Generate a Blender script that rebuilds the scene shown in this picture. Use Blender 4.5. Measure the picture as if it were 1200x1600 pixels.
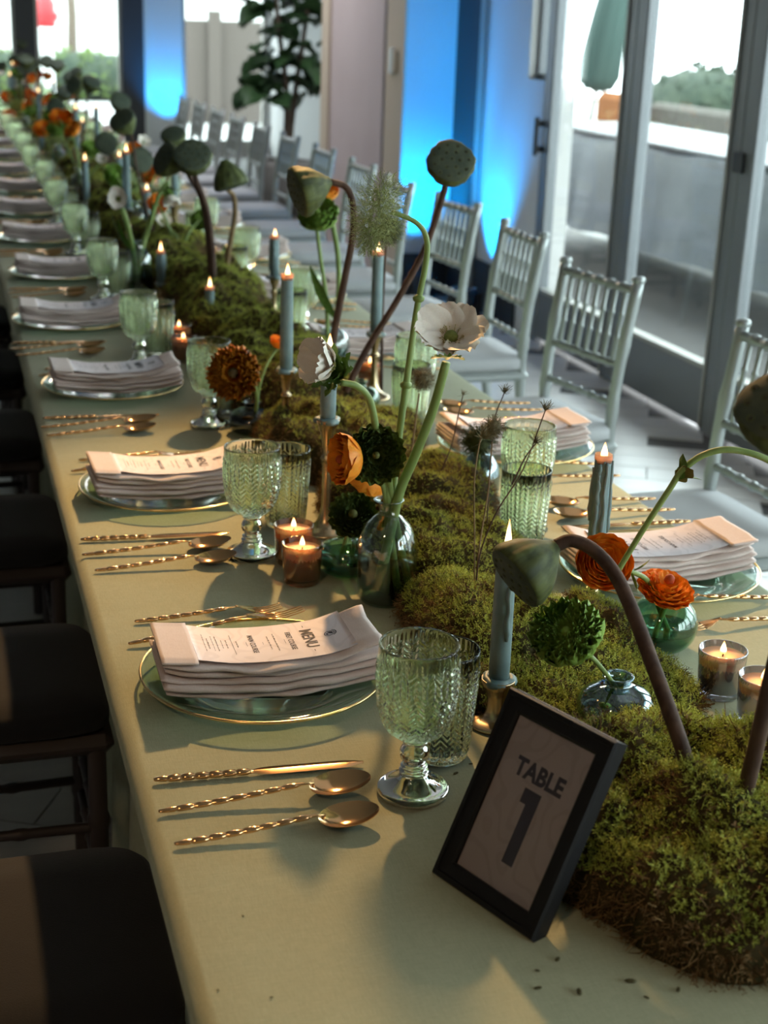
import bpy, math, random
import numpy as np
from mathutils import Matrix, Vector, noise

for o in list(bpy.data.objects):
    bpy.data.objects.remove(o)
random.seed(7)
RNG = np.random.default_rng(7)
scene = bpy.context.scene
COL = scene.collection
PI = math.pi
TZ = 0.76                                    # height of the table top

# ------------------------------------------------------------------ camera
cam = bpy.data.cameras.new('camera')
cam_o = bpy.data.objects.new('camera', cam)
COL.objects.link(cam_o)
cam.sensor_fit = 'AUTO'
cam.sensor_width = 36.0
cam.lens = 50.625
cam.clip_start = 0.05
cam.clip_end = 200
cam_o.matrix_world = Matrix((
    (0.957497069598112, 0.06121529180114966, -0.28187239978530815, 0.0),
    (-0.28639081429480095, 0.31812275585060634, -0.9037578291210409, 0.0),
    (0.03434622539070802, 0.9460711391114918, 0.3221331037656563, 1.625),
    (0, 0, 0, 1)))
cam.dof.use_dof = True
cam.dof.focus_distance = 1.92
cam.dof.aperture_fstop = 50.625 / 9.0        # entrance pupil of 9 mm
cam.dof.aperture_blades = 0
scene.camera = cam_o

# ------------------------------------------------------------------ world, lamps, exposure
world = bpy.data.worlds.new('overcast_sky')
scene.world = world
world.use_nodes = True
bg = world.node_tree.nodes['Background']
bg.inputs[0].default_value = (0.90, 0.97, 1.0, 1)
bg.inputs[1].default_value = 6.0
scene.view_settings.view_transform = 'Standard'
scene.view_settings.look = 'None'
scene.view_settings.exposure = 0.68
scene.view_settings.gamma = 1.0
scene.view_settings.use_curve_mapping = False
scene.cycles.caustics_reflective = False
scene.cycles.caustics_refractive = False
scene.cycles.max_bounces = 12
scene.cycles.transmission_bounces = 10
scene.cycles.transparent_max_bounces = 24
scene.cycles.glossy_bounces = 5
scene.cycles.diffuse_bounces = 4
scene.cycles.sample_clamp_indirect = 3.0
scene.cycles.blur_glossy = 0.6


def lamp(name, kind, loc, energy, color, target=None, **kw):
    l = bpy.data.lights.new(name, kind)
    l.energy = energy
    l.color = color
    for k, v in kw.items():
        if k != 'portal':
            setattr(l, k, v)
    o = bpy.data.objects.new(name, l)
    COL.objects.link(o)
    o.location = loc
    if target is not None:
        o.rotation_euler = (Vector(target) - Vector(loc)).to_track_quat('-Z', 'Y').to_euler()
    if kw.get('portal'):
        l.cycles.is_portal = True
    return o


# daylight comes in through the glass doors on the right and the windows at the far end
lamp('portal_doors', 'AREA', (3.16, 2.4, 1.25), 1, (1, 1, 1), (0, 2.4, 1.25), shape='RECTANGLE', size=9.8, size_y=2.4, portal=True)
lamp('portal_far', 'AREA', (1.2, 18.2, 1.3), 1, (1, 1, 1), (1.2, 0, 1.3), shape='RECTANGLE', size=5.0, size_y=2.6, portal=True)
# warm ceiling spot that throws the shadows towards the front of the table
lamp('ceiling_spot_lamp', 'SPOT', (1.15, 4.35, 2.75), 265, (1.0, 0.57, 0.23), (0.45, 1.25, 0.76), spot_size=math.radians(58), spot_blend=0.7, shadow_soft_size=0.05)
lamp('ceiling_spot_lamp', 'SPOT', (1.15, 10.0, 2.75), 60, (1.0, 0.72, 0.42), (0.6, 6.0, 0.76), spot_size=math.radians(70), spot_blend=0.8, shadow_soft_size=0.05)
lamp('ceiling_spot_lamp', 'SPOT', (-0.9, -0.3, 2.85), 20, (1.0, 0.66, 0.36), (0.6, 1.6, 0.76), spot_size=math.radians(60), spot_blend=0.8, shadow_soft_size=0.12)
# two area lights added under the ceiling as fill, no fixtures there
lamp('fill_area_lamp', 'AREA', (2.1, 3.0, 3.0), 3.5, (0.95, 0.97, 1.0), (2.1, 3.0, 0), shape='RECTANGLE', size=2.0, size_y=3.0)
lamp('fill_area_lamp', 'AREA', (1.4, 10.5, 3.0), 100, (0.95, 0.97, 1.0), (1.0, 10.5, 0), shape='RECTANGLE', size=2.0, size_y=6.0)

# ------------------------------------------------------------------ materials
MATS = {}


class NT:
    def __init__(self, name):
        m = bpy.data.materials.new(name)
        m.use_nodes = True
        self.m = m
        self.t = m.node_tree
        self.p = self.t.nodes['Principled BSDF']
        self.out = self.t.nodes['Material Output']

    def n(self, kind, **kw):
        nd = self.t.nodes.new(kind)
        for k, v in kw.items():
            if k.startswith('i_'):
                key = k[2:]
                nd.inputs[int(key) if key.isdigit() else key.replace('_', ' ')].default_value = v
            else:
                setattr(nd, k, v)
        return nd

    def l(self, a, b):
        self.t.links.new(a, b)


def c4(c):
    return (c[0], c[1], c[2], 1)


def mat(name, col, rough=0.5, metal=0.0, col2=None, scale=20.0, detail=4.0, bump=0.0, bscale=None, stretch=None,
        lo=0.35, hi=0.65, coat=0.0, sss=0.0, sss_r=(0.01, 0.006, 0.004), trans=0.0, ior=1.45, island=0.0, sheen=0.0, spec=0.5):
    w = NT(name)
    p = w.p
    p.inputs['Base Color'].default_value = c4(col)
    p.inputs['Roughness'].default_value = rough
    p.inputs['Metallic'].default_value = metal
    p.inputs['IOR'].default_value = ior
    p.inputs['Coat Weight'].default_value = coat
    p.inputs['Transmission Weight'].default_value = trans
    p.inputs['Sheen Weight'].default_value = sheen
    p.inputs['Specular IOR Level'].default_value = spec
    if sss:
        p.inputs['Subsurface Weight'].default_value = sss
        p.inputs['Subsurface Radius'].default_value = sss_r
        p.inputs['Subsurface Scale'].default_value = 1.0
    tc = w.n('ShaderNodeTexCoord')
    vec = tc.outputs['Object']
    if stretch:
        mp = w.n('ShaderNodeMapping')
        mp.inputs['Scale'].default_value = stretch
        w.l(vec, mp.inputs[0])
        vec = mp.outputs[0]
    if col2 is not None:
        nz = w.n('ShaderNodeTexNoise', i_Scale=scale, i_Detail=detail)
        w.l(vec, nz.inputs['Vector'])
        fac = nz.outputs['Fac']
        rmp = w.n('ShaderNodeMapRange')
        rmp.inputs[1].default_value = lo
        rmp.inputs[2].default_value = hi
        w.l(fac, rmp.inputs[0])
        fac = rmp.outputs[0]
        if island:
            g = w.n('ShaderNodeNewGeometry')
            mx = w.n('ShaderNodeMix', data_type='FLOAT')
            mx.inputs[0].default_value = island
            w.l(fac, mx.inputs[2])
            w.l(g.outputs['Random Per Island'], mx.inputs[3])
            fac = mx.outputs[0]
        mix = w.n('ShaderNodeMix', data_type='RGBA')
        mix.inputs[6].default_value = c4(col)
        mix.inputs[7].default_value = c4(col2)
        w.l(fac, mix.inputs[0])
        w.l(mix.outputs[2], p.inputs['Base Color'])
    if bump:
        nb = w.n('ShaderNodeTexNoise', i_Scale=bscale or scale, i_Detail=6.0)
        w.l(vec, nb.inputs['Vector'])
        b = w.n('ShaderNodeBump', i_Strength=bump, i_Distance=0.002)
        w.l(nb.outputs['Fac'], b.inputs['Height'])
        w.l(b.outputs[0], p.inputs['Normal'])
    MATS[name] = w.m
    return w.m


def thin_glass(name, tint, rough=0.02, ior=1.5, extra=0.0, refl=(1, 1, 1)):
    w = NT(name)
    w.t.nodes.remove(w.p)
    tr = w.n('ShaderNodeBsdfTransparent')
    tr.inputs[0].default_value = c4(tint)
    gl = w.n('ShaderNodeBsdfGlossy')
    gl.inputs['Color'].default_value = c4(refl)
    gl.inputs['Roughness'].default_value = rough
    # Schlick reflectance, the same from both sides of the pane
    lw = w.n('ShaderNodeLayerWeight')
    lw.inputs[0].default_value = 0.5
    pw = w.n('ShaderNodeMath', operation='POWER')
    pw.inputs[1].default_value = 5.0
    w.l(lw.outputs['Facing'], pw.inputs[0])
    f0 = ((ior - 1) / (ior + 1)) ** 2 + extra
    ma = w.n('ShaderNodeMath', operation='MULTIPLY_ADD')
    ma.inputs[1].default_value = 1 - f0
    ma.inputs[2].default_value = f0
    w.l(pw.outputs[0], ma.inputs[0])
    fac = ma.outputs[0]
    mx = w.n('ShaderNodeMixShader')
    w.l(fac, mx.inputs[0])
    w.l(tr.outputs[0], mx.inputs[1])
    w.l(gl.outputs[0], mx.inputs[2])
    w.l(mx.outputs[0], w.out.inputs[0])
    MATS[name] = w.m
    return w.m


def emit(name, col, strength):
    w = NT(name)
    w.t.nodes.remove(w.p)
    e = w.n('ShaderNodeEmission')
    e.inputs[0].default_value = c4(col)
    e.inputs[1].default_value = strength
    w.l(e.outputs[0], w.out.inputs[0])
    MATS[name] = w.m
    return w.m


def linen(name, col, col2, weave=1500.0, strength=0.25, wrinkle=0.0):
    """woven cloth: two crossed fine noises as relief, faint broad colour change"""
    w = NT(name)
    p = w.p
    p.inputs['Roughness'].default_value = 0.9
    p.inputs['Specular IOR Level'].default_value = 0.15
    p.inputs['Sheen Weight'].default_value = 0.15
    tc = w.n('ShaderNodeTexCoord')
    hs = []
    for st in ((weave, weave * 0.06, weave * 0.06), (weave * 0.06, weave, weave * 0.06)):
        mp = w.n('ShaderNodeMapping')
        mp.inputs['Scale'].default_value = st
        w.l(tc.outputs['Object'], mp.inputs[0])
        nz = w.n('ShaderNodeTexNoise', i_Scale=1.0, i_Detail=2.0)
        w.l(mp.outputs[0], nz.inputs['Vector'])
        hs.append(nz.outputs['Fac'])
    ad = w.n('ShaderNodeMath', operation='ADD')
    w.l(hs[0], ad.inputs[0])
    w.l(hs[1], ad.inputs[1])
    b = w.n('ShaderNodeBump', i_Strength=strength, i_Distance=0.0006)
    w.l(ad.outputs[0], b.inputs['Height'])
    if wrinkle:
        nw = w.n('ShaderNodeTexNoise', i_Scale=7.0, i_Detail=3.0)
        mp = w.n('ShaderNodeMapping')
        mp.inputs['Scale'].default_value = (0.45, 1.5, 1.0)
        w.l(tc.outputs['Object'], mp.inputs[0])
        w.l(mp.outputs[0], nw.inputs['Vector'])
        b2 = w.n('ShaderNodeBump', i_Strength=wrinkle, i_Distance=0.01)
        w.l(nw.outputs['Fac'], b2.inputs['Height'])
        w.l(b2.outputs[0], b.inputs['Normal'])
    w.l(b.outputs[0], p.inputs['Normal'])
    rm = w.n('ShaderNodeMapRange')
    rm.inputs[1].default_value = 0.7
    rm.inputs[2].default_value = 1.3
    w.l(ad.outputs[0], rm.inputs[0])
    mix = w.n('ShaderNodeMix', data_type='RGBA')
    mix.inputs[6].default_value = c4(col)
    mix.inputs[7].default_value = c4(col2)
    w.l(rm.outputs[0], mix.inputs[0])
    w.l(mix.outputs[2], p.inputs['Base Color'])
    MATS[name] = w.m
    return w.m


linen('cloth', (0.37, 0.39, 0.25), (0.46, 0.48, 0.32), 1300, 0.3, 0.35)
linen('napkin', (0.70, 0.58, 0.54), (0.80, 0.69, 0.65), 2200, 0.25)
# menu / sign paper with pale flowing contour lines
def paper(name, col, col2):
    w = NT(name)
    w.p.inputs['Roughness'].default_value = 0.75
    tc = w.n('ShaderNodeTexCoord')
    nz = w.n('ShaderNodeTexNoise', i_Scale=14.0, i_Detail=1.0)
    w.l(tc.outputs['Object'], nz.inputs['Vector'])
    ml = w.n('ShaderNodeMath', operation='MULTIPLY')
    ml.inputs[1].default_value = 9.0
    w.l(nz.outputs['Fac'], ml.inputs[0])
    sn = w.n('ShaderNodeMath', operation='PINGPONG')
    sn.inputs[1].default_value = 0.5
    w.l(ml.outputs[0], sn.inputs[0])
    rm = w.n('ShaderNodeMapRange')
    rm.inputs[1].default_value = 0.12
    rm.inputs[2].default_value = 0.2
    w.l(sn.outputs[0], rm.inputs[0])
    mix = w.n('ShaderNodeMix', data_type='RGBA')
    mix.inputs[6].default_value = c4(col2)
    mix.inputs[7].default_value = c4(col)
    w.l(rm.outputs[0], mix.inputs[0])
    w.l(mix.outputs[2], w.p.inputs['Base Color'])
    MATS[name] = w.m


paper('menu_paper', (0.80, 0.74, 0.78), (0.74, 0.68, 0.72))
paper('sign_paper_shaded', (0.36, 0.295, 0.285), (0.325, 0.265, 0.255))  # menu stock darkened, the backlit card's shade put into its colour
mat('ink', (0.035, 0.03, 0.045), 0.7)
mat('gold', (0.78, 0.46, 0.22), 0.13, 1.0)
mat('gold_rim', (0.80, 0.60, 0.28), 0.2, 1.0)
mat('brass', (0.60, 0.46, 0.28), 0.27, 1.0, col2=(0.42, 0.32, 0.20), scale=30)
mat('frame_black', (0.009, 0.009, 0.010), 0.5, spec=0.3)
mat('frame_line', (0.35, 0.27, 0.25), 0.4)
mat('pressed_glass', (0.89, 0.985, 0.77), 0.02, trans=1.0, ior=1.40)
thin_glass('charger_glass', (0.80, 0.91, 0.86), 0.03, 1.5, 0.02)
thin_glass('vase_glass', (0.80, 0.87, 0.86), 0.01, 1.5, 0.06)
thin_glass('vase_green', (0.66, 0.84, 0.76), 0.01, 1.5, 0.03)
thin_glass('vase_smoke', (0.50, 0.56, 0.56), 0.01, 1.55, 0.04)
thin_glass('vase_pearl', (0.55, 0.66, 0.70), 0.03, 1.8, 0.12, (0.85, 0.95, 1.0))
thin_glass('vase_water', (0.42, 0.55, 0.48), 0.01, 1.33)
thin_glass('votive_glass', (0.72, 0.55, 0.44), 0.05, 1.6, 0.10, (1.0, 0.92, 0.85))
thin_glass('votive_pearl', (0.60, 0.58, 0.60), 0.06, 1.8, 0.22, (0.9, 0.92, 1.0))
thin_glass('door_glass', (0.90, 0.95, 0.94), 0.0, 1.45)
thin_glass('picture_glass', (0.97, 0.97, 0.97), 0.03, 1.35)
mat('taper_wax', (0.16, 0.24, 0.25), 0.42, col2=(0.20, 0.29, 0.30), scale=40, sss=0.35, sss_r=(0.012, 0.006, 0.004), bump=0.15, bscale=90)
mat('votive_wax', (0.85, 0.62, 0.42), 0.5, sss=0.6, sss_r=(0.02, 0.01, 0.005))
mat('wick', (0.02, 0.015, 0.01), 0.9)
# flame: bluish-dark foot, bright yellow body, orange tip, graded along its own height
_w = NT('flame')
_w.t.nodes.remove(_w.p)
_tc = _w.n('ShaderNodeTexCoord')
_sx = _w.n('ShaderNodeSeparateXYZ')
_w.l(_tc.outputs['Generated'], _sx.inputs[0])
_rp = _w.n('ShaderNodeValToRGB')
_el = _rp.color_ramp.elements
_el[0].position, _el[0].color = 0.0, (0.9, 0.20, 0.03, 1)
_el[1].position, _el[1].color = 1.0, (1.0, 0.32, 0.05, 1)
for _p, _c in ((.18, (1.0, 0.42, 0.09, 1)), (.38, (1.0, 0.78, 0.42, 1)), (.7, (1.0, 0.70, 0.30, 1))):
    _e = _el.new(_p)
    _e.color = _c
_w.l(_sx.outputs[2], _rp.inputs[0])
_em = _w.n('ShaderNodeEmission', i_Strength=3.2)
_w.l(_rp.outputs[0], _em.inputs[0])
_w.l(_em.outputs[0], _w.out.inputs[0])
MATS['flame'] = _w.m
# thin wax wall around the melt pool, lets the flame's light through
_w = NT('wax_crown')
_w.t.nodes.remove(_w.p)
_tl = _w.n('ShaderNodeBsdfTranslucent')
_tl.inputs[0].default_value = (0.85, 0.62, 0.50, 1)
_df = _w.n('ShaderNodeBsdfDiffuse')
_df.inputs[0].default_value = (0.32, 0.33, 0.32, 1)
_mx = _w.n('ShaderNodeMixShader')
_mx.inputs[0].default_value = 0.65
_w.l(_df.outputs[0], _mx.inputs[1])
_w.l(_tl.outputs[0], _mx.inputs[2])
_w.l(_mx.outputs[0], _w.out.inputs[0])
MATS['wax_crown'] = _w.m
mat('moss', (0.15, 0.20, 0.022), 0.8, col2=(0.68, 0.72, 0.15), scale=9, island=0.6, lo=0.3, hi=0.7, spec=0.2)
mat('moss_far', (0.17, 0.22, 0.03), 0.85, col2=(0.62, 0.66, 0.14), scale=9, island=0.6, spec=0.2)
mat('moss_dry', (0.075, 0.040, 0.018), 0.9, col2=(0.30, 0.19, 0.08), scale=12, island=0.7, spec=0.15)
mat('moss_soil', (0.035, 0.032, 0.012), 0.95, col2=(0.055, 0.040, 0.018), scale=25, bump=0.8, bscale=60, spec=0.1)
mat('leaf_green', (0.07, 0.15, 0.025), 0.5, col2=(0.14, 0.24, 0.05), scale=30, spec=0.35)
mat('stem_green', (0.16, 0.24, 0.06), 0.5, col2=(0.26, 0.36, 0.12), scale=25, stretch=(1, 1, 0.2))
mat('stem_brown', (0.045, 0.022, 0.014), 0.75, col2=(0.10, 0.055, 0.035), scale=60, stretch=(1, 1, 0.3), bump=0.3, bscale=150)
mat('stem_dry', (0.16, 0.10, 0.045), 0.8, col2=(0.26, 0.18, 0.09), scale=50)
mat('pod_green', (0.028, 0.040, 0.010), 0.65, col2=(0.10, 0.125, 0.035), scale=70, stretch=(1, 1, 0.15), lo=0.36, hi=0.66, bump=0.25, bscale=70)
mat('pod_face', (0.045, 0.065, 0.045), 0.7, col2=(0.075, 0.095, 0.06), scale=60)
mat('pod_seed', (0.03, 0.03, 0.018), 0.6)
mat('anemone_petal', (0.88, 0.85, 0.77), 0.6, col2=(0.82, 0.74, 0.66), scale=24, stretch=(1, 4, 1), sss=0.25, sss_r=(0.01, 0.008, 0.006))
mat('anemone_heart', (0.12, 0.16, 0.025), 0.7, col2=(0.22, 0.25, 0.06), scale=150)
mat('stamen', (0.38, 0.32, 0.10), 0.7)
mat('orange_petal', (0.90, 0.22, 0.012), 0.5, col2=(0.95, 0.40, 0.035), scale=35, sss=0.3, sss_r=(0.012, 0.004, 0.002))
mat('orange_heart', (0.35, 0.05, 0.01), 0.7)
mat('mustard_petal', (0.62, 0.26, 0.012), 0.6, col2=(0.42, 0.13, 0.012), scale=60, island=0.5)
mat('mustard_heart', (0.07, 0.045, 0.012), 0.8)
mat('dark_petal', (0.022, 0.042, 0.014), 0.55, col2=(0.10, 0.15, 0.028), scale=70, island=0.3)
mat('olive_petal', (0.05, 0.09, 0.02), 0.55, col2=(0.20, 0.26, 0.05), scale=70, island=0.3)
mat('dark_heart', (0.09, 0.10, 0.02), 0.7)
mat('green_petal', (0.10, 0.24, 0.03), 0.5, col2=(0.32, 0.48, 0.10), scale=45, island=0.35, sss=0.2, sss_r=(0.006, 0.008, 0.002))
mat('fluff_green', (0.20, 0.26, 0.09), 0.75, col2=(0.34, 0.38, 0.17), scale=40, island=0.6)
mat('scabiosa', (0.11, 0.095, 0.05), 0.8, col2=(0.24, 0.21, 0.12), scale=60, island=0.6)
mat('scabiosa_green', (0.035, 0.05, 0.015), 0.8, col2=(0.09, 0.11, 0.035), scale=60, island=0.6)
mat('bud_brown', (0.22, 0.11, 0.02), 0.7, col2=(0.10, 0.12, 0.03), scale=60)
mat('chair_silver', (0.36, 0.39, 0.39), 0.36, 0.5)
mat('chair_shaded', (0.055, 0.042, 0.038), 0.45, 0.2)  # frames as on the silver chairs, left-side shade put into the colour
mat('cushion_black', (0.010, 0.011, 0.014), 0.9, sheen=0.1, bump=0.3, bscale=500)
mat('cushion_silver', (0.40, 0.41, 0.43), 0.9, sheen=0.1)
mat('alu', (0.21, 0.22, 0.235), 0.42, 0.5)
mat('alu_light', (0.42, 0.41, 0.38), 0.5, 0.4)
mat('dark_metal', (0.03, 0.033, 0.037), 0.5)
mat('post_dark', (0.050, 0.050, 0.055), 0.6)
mat('wall_white', (0.74, 0.73, 0.72), 0.8)
mat('wall_pink', (0.60, 0.49, 0.49), 0.85, col2=(0.63, 0.52, 0.52), scale=3)
mat('wall_beige', (0.66, 0.54, 0.42), 0.8)
mat('wall_dark', (0.20, 0.19, 0.18), 0.9)
mat('ceiling_mat', (0.45, 0.44, 0.43), 0.9)
mat('floor_base', (0.10, 0.095, 0.09), 0.7)
mat('plank', (0.50, 0.49, 0.49), 0.30, col2=(0.62, 0.60, 0.58), scale=6, stretch=(0.3, 4, 1), island=0.6, bump=0.05, bscale=40)
mat('patio', (0.30, 0.30, 0.29), 0.9, col2=(0.36, 0.36, 0.35), scale=2)
mat('tarp', (0.20, 0.225, 0.25), 0.6, col2=(0.25, 0.28, 0.31), scale=4)
mat('tarp_top', (0.18, 0.19, 0.20), 0.5)
mat('wicker', (0.085, 0.078, 0.068), 0.9, col2=(0.12, 0.11, 0.095), scale=40)
mat('teal', (0.045, 0.085, 0.075), 0.8)
mat('orange_cloth', (0.25, 0.085, 0.02), 0.9)
mat('hedge', (0.05, 0.09, 0.015), 0.9, col2=(0.09, 0.13, 0.03), scale=6)
mat('shrub_dark', (0.018, 0.032, 0.02), 0.9, col2=(0.035, 0.05, 0.03), scale=6)
mat('garden_beige', (0.085, 0.07, 0.06), 0.9)
mat('wall_out', (0.58, 0.58, 0.56), 0.9)
mat('red_paint', (0.35, 0.02, 0.025), 0.5)
mat('fig_leaf', (0.020, 0.055, 0.022), 0.4, col2=(0.045, 0.095, 0.035), scale=8)
mat('bark', (0.10, 0.075, 0.055), 0.9)
mat('pot', (0.25, 0.24, 0.23), 0.7)
mat('lens_blue', (0.05, 0.25, 0.7), 0.2)
mat('plastic_white', (0.75, 0.75, 0.72), 0.5)
mat('crumb', (0.07, 0.06, 0.02), 0.9)


# ------------------------------------------------------------------ mesh helpers
class MB:
    def __init__(self):
        self.v = []
        self.f = []

    def add(self, vs, fs):
        k = len(self.v)
        self.v += [tuple(v) for v in vs]
        self.f += [tuple(i + k for i in f) for f in fs]
        return self

    def box(self, x0, x1, y0, y1, z0, z1, bev=0.0, M=None):
        if bev:
            b = bev
            vs = []
            for z, i in ((z0, b), (z0 + b, 0), (z1 - b, 0), (z1, b)):
                for (x, y) in ((x0 + b, y0 + i), (x1 - b, y0 + i), (x1 - i, y0 + b), (x1 - i, y1 - b), (x1 - b, y1 - i), (x0 + b, y1 - i), (x0 + i, y1 - b), (x0 + i, y0 + b)):
                    vs.append((x, y, z))
            fs = [tuple(range(7, -1, -1)), tuple(range(24, 32))]
            for r in range(3):
                for j in range(8):
                    a = r * 8 + j
                    c = r * 8 + (j + 1) % 8
                    fs.append((a, c, c + 8, a + 8))
        else:
            vs = [(x0, y0, z0), (x1, y0, z0), (x1, y1, z0), (x0, y1, z0), (x0, y0, z1), (x1, y0, z1), (x1, y1, z1), (x0, y1, z1)]
            fs = [(3, 2, 1, 0), (4, 5, 6, 7), (0, 1, 5, 4), (1, 2, 6, 5), (2, 3, 7, 6), (3, 0, 4, 7)]
        if M is not None:
            vs = [M @ Vector(v) for v in vs]
        return self.add(vs, fs)

    def lathe(self, prof, n=32, M=None, closed=False, rmod=None):
        vs, fs = [], []
        ring = []
        for (r, z) in prof:
            if r < 1e-6:
                ring.append([len(vs)])
                vs.append((0, 0, z))
            else:
                ring.append(list(range(len(vs), len(vs) + n)))
                for j in range(n):
                    a = 2 * PI * j / n
                    rr = r if rmod is None else rmod(r, z, a)
                    vs.append((rr * math.cos(a), rr * math.sin(a), z))
        pairs = list(zip(ring[:-1], ring[1:]))
        if closed:
            pairs.append((ring[-1], ring[0]))
        for A, B in pairs:
            if len(A) == 1 and len(B) == 1:
                continue
            for j in range(n):
                k = (j + 1) % n
                if len(A) == 1:
                    fs.append((A[0], B[k], B[j]))
                elif len(B) == 1:
                    fs.append((A[j], A[k], B[0]))
                else:
                    fs.append((A[j], A[k], B[k], B[j]))
        if M is not None:
            vs = [M @ Vector(v) for v in vs]
        return self.add(vs, fs)

    def tube(self, pts, rad, n=8, cap=True, flat=1.0):
        pts = [Vector(p) for p in pts]
        m = len(pts)
        if not hasattr(rad, '__len__'):
            rad = [rad] * m
        up = Vector((0, 0, 1))
        vs, fs = [], []
        prev = None
        for i, p in enumerate(pts):
            t = (pts[min(i + 1, m - 1)] - pts[max(i - 1, 0)]).normalized()
            if prev is None:
                a = t.cross(up if abs(t.z) < 0.9 else Vector((1, 0, 0))).normalized()
            else:
                a = (prev - t * prev.dot(t)).normalized()
            prev = a
            b = t.cross(a)
            for j in range(n):
                an = 2 * PI * j / n
                vs.append(p + (a * math.cos(an) + b * math.sin(an) * flat) * rad[i])
        for i in range(m - 1):
            for j in range(n):
                k = (j + 1) % n
                fs.append((i * n + j, i * n + k, (i + 1) * n + k, (i + 1) * n + j))
        if cap:
            fs.append(tuple(range(n - 1, -1, -1)))
            fs.append(tuple(range((m - 1) * n, m * n)))
        return self.add(vs, fs)

    def grid(self, rows, closed_u=False):
        nu, nv = len(rows), len(rows[0])
        vs = [p for r in rows for p in r]
        fs = []
        for i in range(nu - 1 + (1 if closed_u else 0)):
            i2 = (i + 1) % nu
            for j in range(nv - 1):
                fs.append((i * nv + j, i * nv + j + 1, i2 * nv + j + 1, i2 * nv + j))
        return self.add(vs, fs)

    def mesh(self, name, m=None, smooth=True, origin=None):
        me = bpy.data.meshes.new(name)
        vs = self.v
        if origin is not None:
            ox, oy, oz = origin
            vs = [(a - ox, b - oy, c - oz) for a, b, c in vs]
        me.from_pydata(vs, [], self.f)
        if m:
            me.materials.append(MATS[m])
        if smooth:
            me.shade_smooth()
        me.update()
        return me


def link(name, me, parent=None, loc=None, M=None):
    o = bpy.data.objects.new(name, me)
    COL.objects.link(o)
    if parent is not None:
        o.parent = parent
    if M is not None:
        o.matrix_local = M
    elif loc is not None:
        o.location = loc
    return o


def tag(o, label, cat, group=None, kind=None):
    if label:
        o['label'] = label
    if cat:
        o['category'] = cat
    if group:
        o['group'] = group
    if kind:
        o['kind'] = kind
    return o


def thing(name, label, cat, loc=(0, 0, 0), group=None, rz=0.0):
    o = bpy.data.objects.new(name, None)
    o.empty_display_size = 0.02
    COL.objects.link(o)
    o.location = loc
    o.rotation_euler = (0, 0, rz)
    return tag(o, label, cat, group)


def part(name, mb, m, root, smooth=True):
    """part built in world coordinates, stored relative to its thing"""
    return link(name, mb.mesh(name, m, smooth, tuple(root.location)), root)


def struct(name, mb, m, smooth=False, label=None):
    o = link(name, mb.mesh(name, m, smooth))
    o['kind'] = 'structure'
    if label:
        o['label'] = label
    return o


def copy_tree(o, parent=None):
    c = o.copy()
    COL.objects.link(c)
    c.parent = parent
    for ch in o.children:
        copy_tree(ch, c)
    return c


def place(proto, used, loc, rz, label, group):
    o = proto if not used else copy_tree(proto)
    o.location = loc
    o.rotation_euler = (0, 0, rz)
    o['label'] = label
    o['group'] = group
    return o


def spline(pts, n=6):
    P = [Vector(p) for p in pts]
    P = [P[0] * 2 - P[1]] + P + [P[-1] * 2 - P[-2]]
    out = []
    for i in range(1, len(P) - 2):
        for k in range(n):
            t = k / n
            a, b, c, d = P[i - 1], P[i], P[i + 1], P[i + 2]
            out.append(0.5 * ((2 * b) + (c - a) * t + (2 * a - 5 * b + 4 * c - d) * t * t + (3 * b - a - 3 * c + d) * t ** 3))
    out.append(P[-2])
    return out


def taper(a, b, n):
    return [a + (b - a) * i / (n - 1) for i in range(n)]


def axis_matrix(loc, d, roll=0.0):
    """matrix that puts local +Z along d"""
    q = Vector(d).normalized().to_track_quat('Z', 'Y')
    return Matrix.Translation(Vector(loc)) @ q.to_matrix().to_4x4() @ Matrix.Rotation(roll, 4, 'Z')


ORD = ['first', 'second', 'third', 'fourth', 'fifth', 'sixth', 'seventh', 'eighth', 'ninth', 'tenth', 'eleventh', 'twelfth',
       'thirteenth', 'fourteenth', 'fifteenth', 'sixteenth', 'seventeenth', 'eighteenth', 'nineteenth', 'twentieth', 'twenty-first', 'twenty-second', 'twenty-third', 'twenty-fourth',
       'twenty-fifth', 'twenty-sixth', 'twenty-seventh', 'twenty-eighth']


# ================================================================== the room
fl = struct('floor', MB().box(-3.6, 5.2, -2.6, 18.1, -0.06, -0.012), 'floor_base', label='grey wood plank floor of the hall')
# planks of the floor between table and glass doors, laid askew to the wall; each its own piece
PW, PL = 0.16, 1.25
plank_me = MB().box(-PL / 2 + .002, PL / 2 - .002, -PW / 2 + .002, PW / 2 - .002, -0.012, 0.0, 0.0015).mesh('plank', 'plank', False)
pa = math.radians(-27)
ca, sa = math.cos(pa), math.sin(pa)
n_pl = 0
for i in range(-60, 60):
    for j in range(-8, 9):
        u = j * PL + (i % 3) * PL / 3 + 2.0 * ca + 6.0 * sa
        v = i * PW + (-2.0 * sa + 6.0 * ca)
        x, y = u * ca - v * sa, u * sa + v * ca
        if 1.35 < x < 3.0 and 2.3 < y < 9.2 and n_pl < 300:
            if x + .62 * ca > 3.06 or x > 2.75 and y > 8.0:
                continue
            link('plank', plank_me, fl, M=Matrix.Translation((x, y, 0)) @ Matrix.Rotation(pa, 4, 'Z'))
            n_pl += 1
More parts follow.
